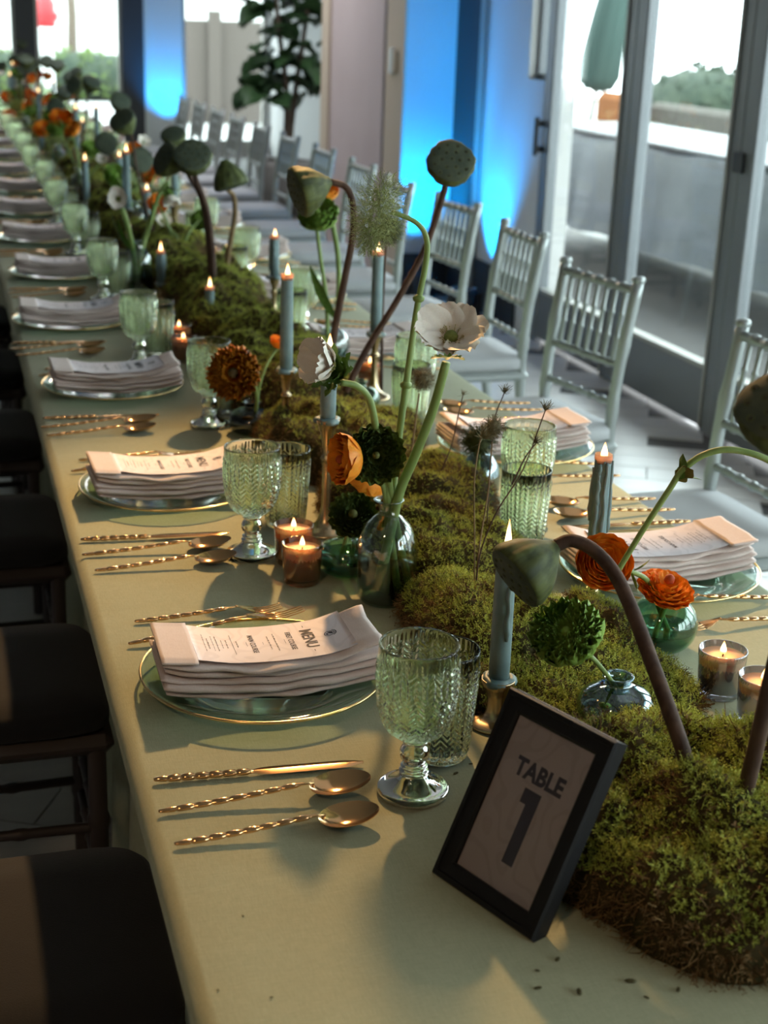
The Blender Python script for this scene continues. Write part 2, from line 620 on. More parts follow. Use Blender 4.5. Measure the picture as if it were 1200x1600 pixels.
# the rest of the boards, further off or out of sight
rest = MB()
for i in range(-60, 80):
    for j in range(-10, 12):
        u = j * PL + (i % 3) * PL / 3 + 2.0 * ca + 6.0 * sa
        v = i * PW + (-2.0 * sa + 6.0 * ca)
        x, y = u * ca - v * sa, u * sa + v * ca
        near = 1.35 < x < 3.0 and 2.3 < y < 9.2 and not (x + .62 * ca > 3.06 or x > 2.75 and y > 8.0)
        if not near and -1.5 < x < 3.05 - 0.6 and -1.0 < y < 17.0:
            rest.box(-PL / 2 + .002, PL / 2 - .002, -PW / 2 + .002, PW / 2 - .002, -0.012, -0.0005, 0, Matrix.Translation((x, y, 0)) @ Matrix.Rotation(pa, 4, 'Z'))
        elif not near and 2.45 <= x < 3.2 and -1 < y < 9.0:
            # boards cut off at the door sill
            L = max(0.1, (3.06 - x) / ca)
            L = min(L, PL / 2)
            rest.box(-PL / 2 + .002, L, -PW / 2 + .002, PW / 2 - .002, -0.012, -0.0005, 0, Matrix.Translation((x, y, 0)) @ Matrix.Rotation(pa, 4, 'Z'))
o = link('plank_field', rest.mesh('plank_field', 'plank', False), fl)
o['kind'] = 'stuff'

struct('ceiling', MB().box(-3.6, 5.2, -2.6, 18.1, 3.1, 3.2), 'ceiling_mat')  # runs on past the doors as an unseen overhang to shade the patio
struct('wall_left', MB().box(-3.7, -3.6, -2.6, 18.1, 0, 3.1), 'wall_dark')
struct('wall_rear', MB().box(-3.6, 3.07, -2.7, -2.6, 0, 3.1), 'wall_dark')
struct('trim_1', MB().box(3.03, 3.2, -2.6, 7.29, 2.42, 3.1), 'wall_white', label='white wall strip above the glass doors')
# uplit pier beside the doors, its corner post and a pale metal edge strip
struct('wall_pier', MB().box(3.07, 3.25, 7.52, 8.18, 0.0, 3.1), 'wall_white', label='white wall pier washed with blue light beside the doors')
struct('trim_2', MB().box(3.055, 3.07, 7.5, 8.18, 0.0, 0.30), 'dark_metal', label='dark skirting under the blue-lit pier')
struct('trim_3', MB().box(3.07, 3.25, 7.29, 7.52, 0.0, 1.36), 'wall_white')
wn = struct('window_1', MB().box(3.12, 3.20, 7.29, 7.32, 1.36, 3.1).box(3.12, 3.20, 7.50, 7.52, 1.36, 3.1).box(3.12, 3.2, 7.32, 7.5, 1.36, 1.39), 'alu', label='narrow sidelight between pier and glass door')
link('pane', MB().box(3.155, 3.161, 7.32, 7.50, 1.39, 3.1).mesh('pane', 'door_glass', False), wn)
struct('trim_4', MB().box(3.04, 3.25, 8.22, 8.62, 0.0, 3.1), 'post_dark', label='corner post in a shade-dark colour between the two blue-lit walls')  # dark colour stands in for the shade between the uplights
struct('trim_5', MB().box(3.035, 3.06, 8.17, 8.215, 0.0, 3.1), 'alu_light', label='pale metal edge strip on the corner post')
struct('wall_return', MB().box(2.72, 3.25, 8.62, 9.02, 0.0, 3.1), 'wall_white', label='white wall return glowing blue from an uplight')
struct('trim_6', MB().box(2.72, 3.04, 8.595, 8.62, 0.0, 0.26), 'dark_metal', label='dark skirting under the blue-lit wall return')
struct('trim_7', MB().box(2.705, 2.72, 8.60, 8.97, 0.0, 3.1), 'wall_beige', label='beige end face of the wall return')
struct('trim_8', MB().box(2.74, 2.80, 9.02, 9.08, 0.0, 3.1), 'dark_metal')
struct('wall_right', MB().box(2.72, 2.9, 9.08, 10.38, 0, 3.1), 'wall_pink', label='dusky pink wall behind the silver chairs')
struct('trim_9', MB().box(2.70, 2.92, 10.38, 10.58, 0, 3.1), 'wall_beige', label='beige end post of the pink wall')
struct('wall_niche', MB().box(2.9, 3.95, 10.2, 10.3, 0, 3.1).box(3.95, 4.05, 10.2, 18.1, 0, 3.1), 'wall_white')
sw = thing('wall_switch', 'small white switch box on the beige wall end above the chairs', 'switch', (2.70, 8.82, 1.40))
link('box', MB().box(-0.016, 0.005, -0.035, 0.035, -0.075, 0.075, 0.004).mesh('box', 'plastic_white', False), sw)
link('cover', MB().box(-0.012, 0.005, -0.10, -0.04, -0.065, 0.065, 0.004).mesh('cover', 'wall_beige', False), sw)

# glazed folding doors along x = 3.07
PITCH = 1.025
stile = MB().box(0, .06, 0, .1, 0.0, 2.42, .006).mesh('stile', 'alu', False)
edge = MB().box(-.008, 0, .085, .1, 0.02, 2.40).mesh('edge_strip', 'alu_light', False)
rail_b = MB().box(0.005, .055, .1, PITCH - .1, 0.02, .27, .004).mesh('bottom_rail', 'alu', False)
rail_t = MB().box(0.005, .055, .1, PITCH - .1, 2.3, 2.42, .004).mesh('top_rail', 'alu', False)
bead = MB().box(0.0, .055, .1, PITCH - .1, .27, .29).mesh('glazing_bead', 'alu_light', False)
pane = MB().box(.027, .033, .1, PITCH - .1, .29, 2.3).mesh('pane', 'door_glass', False)
hand = MB().box(-.05, -.03, .02, .05, .98, 1.18, .006).box(-.035, 0.0, .025, .045, 1.0, 1.03).box(-.035, 0, .025, .045, 1.13, 1.16).mesh('handle', 'dark_metal', False)
hinge = MB().box(-.012, 0.0, -.04, .04, 1.35, 1.43, .003).mesh('hinge', 'dark_metal', False)
DOORS = ['door behind the third silver chair', 'door right of the first visible mullion', 'door at the right edge of the picture']
for k in range(9):
    y0 = 7.19 + .1 - PITCH * (k + 1)
    d = thing('door_%d' % (k + 1), None, None, (3.07, y0, 0))
    d['kind'] = 'structure'
    d['label'] = 'grey aluminium glazed folding ' + (DOORS[k] if k < 3 else 'door beside the camera')
    link('stile', stile, d)
    link('stile', stile, d, (0, PITCH - .1, 0))
    link('edge_strip', edge, d)
    link('bottom_rail', rail_b, d)
    link('top_rail', rail_t, d)
    link('glazing_bead', bead, d)
    link('pane', pane, d)
    if k == 0:
        link('handle', hand, d, (0, PITCH - .06, 0))
    if k == 1:
        link('hinge', hinge, d, (0, 0, -.25))

# far end wall: posts, windows and a blue-lit pier
YF = 18.0
struct('wall_far', MB().box(2.48, 2.88, YF, YF + .25, 0, 3.1).box(3.9, 3.95, YF, YF + .25, 0, 3.1).box(-3.6, -2.0, YF, YF + .25, 0, 3.1).box(-2.0, 3.9, YF, YF + .25, 2.7, 3.1), 'wall_white', label='white far end wall with a blue-lit pier')
struct('trim_10', MB().box(0.94, 1.17, YF - .05, YF + .2, 0, 2.7), 'post_dark', label='dark post between the far windows, left one')
struct('trim_11', MB().box(2.16, 2.42, YF - .05, YF + .2, 0, 2.7), 'post_dark', label='dark post between the far windows beside the blue pier')
struct('trim_12', MB().box(2.42, 2.48, YF - .04, YF + .05, 0, 2.7), 'plastic_white')
struct('trim_13', MB().box(-0.3, -0.1, YF - .05, YF + .2, 0, 2.7), 'post_dark')
for n, (a, b) in enumerate(((1.17, 2.16), (-0.1, 0.94), (-2.0, -0.3), (2.88, 3.9))):
    w = thing('window_%d' % (n + 2), None, None, (a, YF, 0))
    w['kind'] = 'structure'
    w['label'] = ['far window between the two dark posts', 'far window left of the left dark post', 'far window out to the left', 'far window behind the fig tree'][n]
    wd = b - a
    link('frame', MB().box(0, .04, 0, .05, .1, 2.7).box(wd - .04, wd, 0, .05, .1, 2.7).box(.04, wd - .04, 0, .05, 2.64, 2.7).box(.04, wd - .04, 0, .05, .1, .18).mesh('frame', 'alu_light', False), w)
    link('sill', MB().box(0, wd, -.02, .12, 0, .1).mesh('sill', 'alu_light', False), w)
    link('pane', MB().box(.04, wd - .04, .022, .028, .18, 2.64).mesh('pane', 'door_glass', False), w)

# ================================================================== outside
pg = link('patio_ground', MB().box(3.2, 16, -10, 17.9, -.2, -.03).mesh('patio_ground', 'patio', False))
tag(pg, 'pale paved patio outside the glass doors', 'patio', kind='structure')
fg = link('street_ground', MB().box(-14, 16, 18.3, 60, -.2, -.03).mesh('street_ground', 'patio', False))
tag(fg, 'pale ground outside the far windows', 'ground', kind='structure')
ow = link('patio_wall', MB().box(14.0, 14.3, -10, 24, 0, 2.1).mesh('patio_wall', 'wall_out', False))
tag(ow, 'pale garden wall at the back of the patio', 'wall', kind='structure')


def slab(name, label, cat, parts, loc, group=None, rz=0):
    t = thing(name, label, cat, loc, group, rz)
    for nm, mb, m in parts:
        link(nm, mb.mesh(nm, m, False), t)
    return t


# table under a grey dust cover outside the doors
def cover(L, W, H, sag=0.05):
    mb = MB()
    rows = []
    for i in range(41):
        u = -L / 2 + L * i / 40
        row = []
        for (yy, zz) in ((-W / 2 - .10, .28), (-W / 2 - .06, H * .4), (-W / 2 - .02, H * .8), (-W / 2, H * .97), (-W / 2 + .05, H), (0, H - sag * .3), (W / 2 - .05, H), (W / 2, H * .97), (W / 2 + .02, H * .8), (W / 2 + .06, H * .4), (W / 2 + .10, .28)):
            k = max(0, 1 - zz / H)
            row.append((u * (1 + .05 * k), yy + .05 * k * math.sin(u * 9 + yy * 3) + .03 * k * math.sin(u * 23), zz + .015 * math.sin(u * 5)))
        rows.append(row)
    mb.grid(rows)
    n = 11
    mb.f.append(tuple(range(n)))
    mb.f.append(tuple(range(40 * n + n - 1, 40 * n - 1, -1)))
    return mb


cv = thing('covered_table', 'long patio table under a grey dust cover outside the doors', 'table', (5.05, 8.95, -.03), rz=PI / 2)
link('dust_cover', cover(4.2, 1.05, .93).mesh('dust_cover', 'tarp'), cv)
link('cover_top', MB().box(-2.07, 2.07, -.50, .50, .93, .955, .01).mesh('cover_top', 'tarp_top', False), cv)
for sx in (-1, 1):
    for sy in (-1, 1):
        link('leg', MB().tube([(sx * 1.9, sy * .4, 0), (sx * 1.9, sy * .4, .9)], .03).mesh('leg', 'dark_metal'), cv)


def sofa(loc, rz, label, m='wicker', m2='tarp_top'):
    t = thing('patio_sofa', label, 'sofa', loc, 'patio sofas', rz)
    link('base', MB().box(-.85, .85, -.4, .4, .06, .36, .03).mesh('base', m, False), t)
    link('backrest', MB().box(-.85, .85, .28, .46, .36, .95, .05).mesh('backrest', m, False), t)
    for s in (-1, 1):
        link('armrest', MB().box(min(s * .85, s * .68), max(s * .85, s * .68), -.4, .3, .36, .62, .04).mesh('armrest', m, False), t)
        link('seat_cushion', MB().box(min(s * .02, s * .66), max(s * .02, s * .66), -.38, .28, .36, .50, .04).mesh('seat_cushion', m2, False), t)
    return t


sofa((7.7, 13.5, -.03), PI / 2, 'wicker sofa beyond the covered table outside')
sofa((8.2, 9.6, -.03), PI / 2, 'wicker sofa out on the patio towards the right edge')
# folded teal parasol
um = thing('folded_parasol', 'folded teal parasol standing on the patio behind glass', 'parasol', (7.0, 15.5, -.03))
um.rotation_euler.x = .30
link('pole', MB().tube([(0, 0, 0), (.05, 0, 2.9)], .025).mesh('pole', 'alu_light'), um)
link('canopy', MB().lathe([(.03, 2.8), (.10, 2.5), (.16, 1.9), (.20, 1.25), (.15, 1.1), (.03, 1.12)], 20, rmod=lambda r, z, a: r * (1 + .22 * math.sin(8 * a))).mesh('canopy', 'teal'), um)
link('foot', MB().lathe([(0, 0), (.26, 0), (.26, .06), (.05, .1), (0, .1)], 20).mesh('foot', 'dark_metal'), um)
oc = thing('patio_armchair', 'orange cushioned armchair on the patio beside the parasol', 'armchair', (7.3, 14.55, -.03), rz=PI / 2)
link('seat', MB().box(-.35, .35, -.35, .35, .25, .5, .05).mesh('seat', 'orange_cloth', False), oc)
link('backrest', MB().box(-.35, .35, .25, .42, .5, 1.02, .06).mesh('backrest', 'orange_cloth', False), oc)
for sx in (-1, 1):
    for sy in (-1, 1):
        link('leg', MB().tube([(sx * .3, sy * .3, 0), (sx * .3, sy * .3, .26)], .025).mesh('leg', 'dark_metal'), oc)


def bush(name, label, loc, sx, sy, sz, m, n=900, group=None, seed=1):
    rg = random.Random(seed)
    mb = MB()
    for _ in range(n):
        a, b = rg.uniform(0, 2 * PI), rg.uniform(-.2, 1)
        r = rg.uniform(.75, 1.05)
        c = math.sqrt(max(0, 1 - b * b)) if b > 0 else 1
        p = Vector((r * c * math.cos(a) * sx, r * c * math.sin(a) * sy, max(.02, (b * r * .8 + .2) * sz)))
        d = Vector((rg.gauss(0, 1), rg.gauss(0, 1), rg.gauss(0, 1))).normalized()
        e = d.orthogonal().normalized()
        L = .09 * rg.uniform(.7, 1.4)
        mb.add([p - d * L, p + e * L * .45, p + d * L, p - e * L * .45], [(0, 1, 2, 3)])
    core = MB().lathe([(0, 0.02), (.8, .05), (.9, .4), (.75, .75), (.4, .9), (0, .95)], 14, Matrix.Diagonal((sx, sy, sz, 1)))
    t = thing(name, label, 'shrub', loc, group)
    link('branches', core.mesh('branches', 'shrub_dark'), t)
    f = link('foliage', mb.mesh('foliage', m, False), t)
    f['kind'] = 'stuff'
    return t


bush('shrub', 'dark shrub in front of the garden wall outside', (9.4, 17.0, -.03), .9, 1.5, 1.3, 'shrub_dark', 900, seed=3)
bush('shrub', 'light green hedge outside the far windows', (2.3, 30.0, -.03), 2.6, .7, .95, 'hedge', 1500, seed=4)
bush('shrub', 'small green bush outside the leftmost far window', (0.6, 26.0, -.03), .8, .6, .85, 'hedge', 700, seed=5)
gw = link('garden_wall', MB().box(3.6, 6.6, 24.0, 24.3, -.03, 1.55).box(4.25, 4.45, 23.9, 24.0, -.03, 1.7).mesh('garden_wall', 'garden_beige', False))
tag(gw, 'low beige wall outside, seen behind the fig tree', 'wall', kind='structure')
for i, (x, y) in enumerate(((3.15, 36.0), (-3.25, 30.5))):
    t = thing('tree', ['thin tree trunk outside the far window, right one', 'thin tree far outside the leftmost windows'][i], 'tree', (x, y, -.03), 'trees outside')
    link('trunk', MB().tube([(0, 0, 0), (.05, 0, 1.5), (0, .1, 4.5)], [.14, .11, .08], 10).mesh('trunk', 'bark'), t)
    cr = MB()
    rg = random.Random(i)
    for _ in range(700):
        p = Vector((rg.gauss(0, .8), rg.gauss(0, .8), 4.2 + rg.gauss(0, .5)))
        d = Vector((rg.gauss(0, 1), rg.gauss(0, 1), rg.gauss(0, 1))).normalized()
        e = d.orthogonal().normalized()
        cr.add([p - d * .12, p + e * .05, p + d * .12, p - e * .05], [(0, 1, 2, 3)])
    f = link('crown', cr.mesh('crown', 'hedge', False), t)
    f['kind'] = 'stuff'
hy = thing('fire_hydrant', 'blurred red hydrant on the street outside the far window', 'hydrant', (1.95, 27.0, -.03))
link('body', MB().lathe([(0, 0), (.17, 0), (.17, .06), (.12, .1), (.12, 1.25), (.16, 1.3), (.16, 1.36), (0, 1.36)], 18).mesh('body', 'wall_out'), hy)
link('bonnet', MB().lathe([(.13, 1.36), (.17, 1.4), (.16, 1.75), (.1, 1.9), (0, 1.95)], 18).lathe([(0, -.22), (.07, -.22), (.07, .22), (0, .22)], 12, Matrix.Translation((0, 0, 1.55)) @ Matrix.Rotation(PI / 2, 4, 'Y')).mesh('bonnet', 'red_paint'), hy)
sh = link('street_house', MB().box(-9, 16, 44, 46, 0, 6).mesh('street_house', 'wall_out', False))
tag(sh, 'pale building across the street outside the far windows', 'building', kind='structure')

# ================================================================== fig tree by the far window
fg_t = thing('fiddle_leaf_fig', 'tall dark-leaved fig tree in front of the far window', 'plant', (2.90, 12.6, 0))
link('pot', MB().lathe([(0, 0), (.2, 0), (.25, .4), (.26, .45), (.23, .45), (.22, .38), (0, .38)], 28).mesh('pot', 'pot'), fg_t)
for k, pts in enumerate((((0, 0, .36), (.02, .02, 1.0), (-.08, 0, 1.7), (-.1, .05, 2.6)), ((.03, .02, .36), (.1, .05, 1.0), (.2, .02, 1.8), (.22, 0, 2.5)))):
    q = spline(pts, 5)
    link('trunk', MB().tube(q, taper(.03, .015, len(q)), 8).mesh('trunk', 'bark'), fg_t)
rows = []
for i in range(9):
    u = i / 8
    wdt = .115 * (math.sin(PI * min(1, u * 1.02) ** .8) ** .8 * (.72 + .5 * u)) if 0 < u < 1 else .002
    rows.append([(wdt * s, .30 * u, .03 * math.sin(u * 3) - .05 * u * u + .035 * abs(s) ** 1.5 + .008 * math.sin(u * 22) * abs(s)) for s in (-1, -.66, -.33, 0, .33, .66, 1)])
leaf_me = MB().grid(rows).mesh('leaf', 'fig_leaf')
rg = random.Random(5)
for k in range(120):
    z = rg.uniform(.95, 2.5)
    base = Vector((rg.choice((-.08, .2)) + rg.uniform(-.12, .12), rg.uniform(-.1, .1), z))
    a = rg.uniform(0, 2 * PI)
    link('leaf', leaf_me, fg_t, M=Matrix.Translation(base) @ Matrix.Rotation(a, 4, 'Z') @ Matrix.Translation((0, .05, 0)) @ Matrix.Rotation(rg.uniform(-.5, .75), 4, 'X') @ Matrix.Rotation(rg.uniform(-.5, .5), 4, 'Y') @ Matrix.Scale(rg.uniform(.85, 1.25), 4))

# ================================================================== blue uplights
for lab, loc, tgt, en in (('black uplight on the floor against the blue-lit pier', (2.90, 7.88, 0), (3.14, 7.88, 2.4), 130),
                          ('black uplight on the floor at the blue-lit wall return', (2.80, 8.40, 0), (2.88, 8.75, 2.4), 130),
                          ('black uplight on the floor at the far blue-lit pier', (2.70, 17.70, 0), (2.70, 18.15, 2.4), 110)):
    t = thing('uplight', lab, 'uplight', loc, 'blue uplights')
    link('housing', MB().lathe([(0, .0), (.07, 0), (.075, .02), (.075, .17), (.065, .17), (.06, .15), (0, .15)], 20).mesh('housing', 'dark_metal'), t)
    link('lens', MB().lathe([(.06, .152), (0, .158)], 20).mesh('lens', 'lens_blue'), t)
    link('bracket', MB().box(-.1, -.08, -.02, .02, 0, .14).box(.08, .1, -.02, .02, 0, .14).mesh('bracket', 'dark_metal', False), t)
    l = lamp('uplight_beam', 'SPOT', (loc[0], loc[1], .18), en, (0.0, 0.34, 1.0), tgt, spot_size=math.radians(80), spot_blend=.9, shadow_soft_size=.04)


# ================================================================== chairs
def bamboo(p0, p1, r, nodes, n=10, swell=1.22):
    """rod with turned rings"""
    p0, p1 = Vector(p0), Vector(p1)
    ts, rs = [], []
    for k in range(nodes + 1):
        a = k / (nodes + 1)
        b = (k + 1) / (nodes + 1)
        ts += [a + .02 / (nodes + 1), a + .1 / (nodes + 1), b - .14 / (nodes + 1), b - .05 / (nodes + 1)]
        rs += [r * swell if k else r, r, r, r * swell if k < nodes else r]
    ts = [0] + ts + [1]
    rs = [r] + rs + [r]
    return [p0.lerp(p1, t) for t in ts], rs


def make_chair(wood, pad, label):
    t = thing('chiavari_chair', label, 'chair')
    W = .19
    # local frame: seat front towards +X, back at -X
    for s in (-1, 1):
        pts, rs = bamboo((.19, s * .185, 0), (.19, s * .185, .43), .0165, 2)
        link('leg', MB().tube(pts, rs, 10).mesh('leg', wood), t)
        q = spline([(-.235, s * .165, 0), (-.20, s * .175, .25), (-.185, s * .18, .44), (-.195, s * .185, .66), (-.235, s * .19, .93)], 6)
        rr = [.0175] * len(q)
        for k in (5, 11, 15, 20):
            rr[k] = .0205
        link('back_post', MB().tube(q, rr, 10).lathe([(.0175, 0), (.02, .006), (.018, .016), (0, .02)], 10, Matrix.Translation((-.235, s * .19, .928))).mesh('back_post', wood), t)
        for z in (.16, .27):
            pts, rs = bamboo((-.205, s * .173, z), (.19, s * .185, z), .0095, 2)
            link('side_stretcher', MB().tube(pts, rs, 8).mesh('side_stretcher', wood), t)
    for x, zz in ((.19, .14), (.19, .25), (-.205, .2)):
        pts, rs = bamboo((x, -.18, zz), (x, .18, zz), .0095, 3)
        link('stretcher', MB().tube(pts, rs, 8).mesh('stretcher', wood), t)
    link('seat', MB().box(-.21, .22, -.205, .205, .415, .452, .015).mesh('seat', wood, False), t)
    link('cushion', cushion_mesh(pad), t)

    def bx(z):
        return -.185 - .05 * max(0, (z - .44) / .49) ** 1.6
    for z, r in ((.565, .011), (.68, .012), (.905, .0135)):
        pts, rs = bamboo((bx(z), -.183, z), (bx(z), .183, z), r, 5, swell=1.3)
        link('back_rail', MB().tube(pts, rs, 8).mesh('back_rail', wood), t)
    for k in range(7):
        y = -.14 + .28 * k / 6
        pts, rs = bamboo((bx(.69), y, .69), (bx(.895), y, .895), .0068, 2, 8, 1.35)
        link('spindle', MB().tube(pts, rs, 8).mesh('spindle', wood), t)
    return t


def cushion_mesh(pad):
    prof = [(0, .452), (.92, .452), (1, .462), (1.0, .49), (.95, .502), (.6, .508), (0, .51)]
    mb = MB()
    rows = []
    n = 48
    for (k, z) in prof:
        row = []
        for j in range(n + 1):
            a = 2 * PI * j / n
            c, s_ = math.cos(a), math.sin(a)
            e = .28
            x = .215 * k * math.copysign(abs(c) ** e, c)
            y = .205 * k * math.copysign(abs(s_) ** e, s_)
            row.append((x + .005, y, z))
        rows.append(row)
    mb.grid(rows)
    return mb.mesh('cushion', pad)


cr_proto = make_chair('chair_silver', 'cushion_silver', 'silver chair')
RC = [2.98, 3.95, 4.90, 5.72, 6.48, 7.30, 8.17, 9.02, 9.86, 10.7, 11.5, 12.3, 13.1]
rc_names = ['at the right edge, beside the dark lotus pod', 'with its whole back in view before the glass doors', 'in front of the brightest blue pier', 'below the upright lotus pod',
            'behind the feathery green flower stem']
for k, y in enumerate(RC):
    lab = 'silver chair on the window side, ' + (rc_names[k] if k < 5 else ORD[k] + ' from the front')
    place(cr_proto, k, (1.80 + (-.10, -.125, -.015, .03, .0, .06, .08)[min(k, 6)], y, 0), PI + (.05, .18, .0, .10, .0, 0.02)[min(k, 5)], lab, 'silver chairs along the window side')
cl_proto = make_chair('chair_shaded', 'cushion_black', 'dark chair')
for k in range(6):
    y = 1.62 + .82 * k
    lab = 'dark chair with black seat pad on the left, ' + ['nearest the camera', 'beside the first gold-rimmed charger', 'third from the front', 'fourth from the front', 'fifth from the front', 'sixth from the front'][k]
    place(cl_proto, k, (.01, y, 0), 0, lab, 'dark chairs along the left side')

# ================================================================== table and cloth
X0, X1, Y0, Y1 = .177, 1.280, .80, 15.6
tb = thing('banquet_table', 'long banquet table hidden under the sage cloth', 'table', (.73, .9, 0))
link('table_top', MB().box(-.545, .542, -.08, 14.6, TZ - .035, TZ - .006).mesh('table_top', 'wall_beige', False), tb)
leg_t = MB().tube([(0, 0, 0), (0, 0, TZ - .035)], .018).mesh('leg', 'dark_metal')
for yy in (.15, 2.4, 4.8, 7.2, 9.6, 12.0, 14.4):
    for xx in (-.25, .25):
        link('leg', leg_t, tb, (xx, yy, 0))
prof = []           # (x, z, drop 0..1) around the cloth from left hem over the top to the right hem
NL = 14
lx = []
for i in range(NL):
    d = 1 - i / (NL - 1)
    lx.append((X0 + .095 * min(1, d * 2.0) ** .9, .03 + (TZ - .025 - .03) * (1 - d), d))
prof += lx
for a in (20, 45, 70):
    t = math.radians(a)
    prof.append((X0 + .02 - .02 * math.cos(t), TZ - .02 + .02 * math.sin(t), 0))
for i in range(25):
    prof.append((X0 + .02 + (X1 - X0 - .04) * i / 24, TZ, 0))
for a in (70, 45, 20):
    t = math.radians(a)
    prof.append((X1 - .02 + .02 * math.cos(t), TZ - .02 + .02 * math.sin(t), 0))
for i in range(NL):
    d = i / (NL - 1)
    prof.append((X1 + .03 * d, .03 + (TZ - .025 - .03) * (1 - d), d))
rows = []
ny = 420
for j in range(ny + 1):
    y = Y0 + (Y1 - Y0) * j / ny
    row = []
    for (x, z, d) in prof:
        w = 0
        if d > 0:
            w = d ** .8 * (.020 * math.sin(y * 17 + math.sin(y * 5) * 2) + .010 * math.sin(y * 41 + 1.3))
        zz = z
        if d == 0 and z > TZ - .001:
            zz += .0012 * noise.noise(Vector((x * 3, y * 9, 0))) * (1 if 0.2 < x < 1.25 else 0)
        row.append((x + w, y, zz))
    rows.append(row)
cmb = MB().grid(rows)
n = len(prof)
# end drops
for j, s in ((0, -1), (ny, 1)):
    base = [rows[j][i] for i in range(NL, n - NL)]
    low = [(p[0], p[1] + s * .03, .03) for p in base]
    cmb.grid([base, low] if s > 0 else [low, base])
tag(link('tablecloth', cmb.mesh('tablecloth', 'cloth')), 'long sage green linen cloth covering the banquet table', 'tablecloth')


# ================================================================== place settings
# --- charger plate: clear green glass with a gold rim
def make_charger():
    t = thing('charger_plate', '', 'plate')
    prof = [(0, .003), (.100, .003), (.104, .0042), (.108, .0085), (.150, .0165), (.1655, .0195), (.1665, .0210), (.1655, .0222), (.149, .0195), (.107, .0115), (.101, .0072), (0, .0060)]
    link('plate', MB().lathe(prof, 72).mesh('plate', 'charger_glass'), t)
    link('foot_ring', MB().lathe([(.096, 0), (.100, 0), (.101, .003), (.095, .003)], 64, closed=True).mesh('foot_ring', 'vase_green'), t)
    r = []
    for k in range(8):
        a = 2 * PI * k / 8
        r.append((.1665 + .0021 * math.cos(a), .0208 + .0021 * math.sin(a)))
    link('gold_rim', MB().lathe(r, 96, closed=True).mesh('gold_rim', 'gold_rim'), t)
    return t


def sag(x):
    return .0160 * (x / .15) ** 2


# --- folded napkin
def make_napkin():
    mb = MB()
    rg = random.Random(11)
    L = .15
    for lay in range(5):
        z0 = .010 + (0, .0075, .0185, .0255, .0352)[lay]
        th = (.0078, .0112, .0074, .0100, .0085)[lay]
        hw0 = .072 - .002 * lay + rg.uniform(-.003, .003)
        dy = rg.uniform(-.003, .003)
        xa, xb = -L + rg.uniform(-.004, .004), L + rg.uniform(-.004, .004)
        ph = rg.uniform(0, 6)
        rows = []
        n = 22
        for i in range(45):
            u = i / 44
            x = xa + (xb - xa) * u
            k = 1.0
            if u < .012 or u > .988:
                k = .72
            hw = hw0 + .0065 * noise.noise(Vector((x * 14, lay * 5.1, 3))) + .0015 * math.sin(x * 61 + ph * 2)
            zz = z0 + sag(x) + .0030 * noise.noise(Vector((x * 16, lay * 3.7, 0))) * (lay > 0) * (1 if lay < 4 else .5) + .0006 * math.sin(x * 90 + ph)
            if lay == 4 and x > .085:
                zz += .010 * math.sin((x - .085) / .065 * PI * .62)
            row = []
            for j in range(n + 1):
                a = 2 * PI * j / n
                c, s = math.cos(a), math.sin(a)
                yy = dy + hw * math.copysign(abs(c) ** .35, c)
                tz = th * .5 * k * math.copysign(abs(s) ** .6, s)
                if lay == 4 and s > 0 and x > .085:
                    tz += .0035 * math.sin(yy * 120 + 1) * min(1, (x - .085) * 40)
                if lay == 4 and s > 0:
                    tz += .0009 * math.sin(yy * 90 + x * 60)
                row.append((x, yy, zz + th * .5 + tz))
            rows.append(row)
        mb.grid(rows)
        nn = n + 1
        k0 = len(mb.v) - 45 * nn
        mb.f.append(tuple(k0 + j for j in range(n, -1, -1)))
        mb.f.append(tuple(k0 + 44 * nn + j for j in range(nn)))
    # turned-over hem at the guest's end
    rows = []
    for i in range(10):
        x = -.1515 + .048 * i / 9
        row = []
        for j in range(23):
            a = 2 * PI * j / 22
            c, s = math.cos(a), math.sin(a)
            row.append((x, .0665 * math.copysign(abs(c) ** .3, c), .0555 + sag(x) + .004 * (i / 9) + .0032 * math.copysign(abs(s) ** .6, s) + .0012 * math.sin(c * 9)))
        rows.append(row)
    mb.grid(rows)
    k0 = len(mb.v) - 10 * 23
    mb.f.append(tuple(k0 + j for j in range(22, -1, -1)))
    mb.f.append(tuple(k0 + 9 * 23 + j for j in range(23)))
    return tag(link('folded_napkin', mb.mesh('folded_napkin', 'napkin')), '', 'napkin')


# --- lettering helper
def text_mesh(s, size, bold=0.0):
    cu = bpy.data.curves.new('lettering', 'FONT')
    cu.body = s
    cu.size = size
    cu.align_x = 'CENTER'
    cu.align_y = 'CENTER'
    cu.offset = bold
    cu.resolution_u = 3
    o = bpy.data.objects.new('lettering', cu)
    COL.objects.link(o)
    dg = bpy.context.evaluated_depsgraph_get()
    me = o.evaluated_get(dg).to_mesh()
    vs = [tuple(v.co) for v in me.vertices]
    fs = [tuple(p.vertices) for p in me.polygons]
    o.evaluated_get(dg).to_mesh_clear()
    bpy.data.objects.remove(o)
    bpy.data.curves.remove(cu)
    return vs, fs


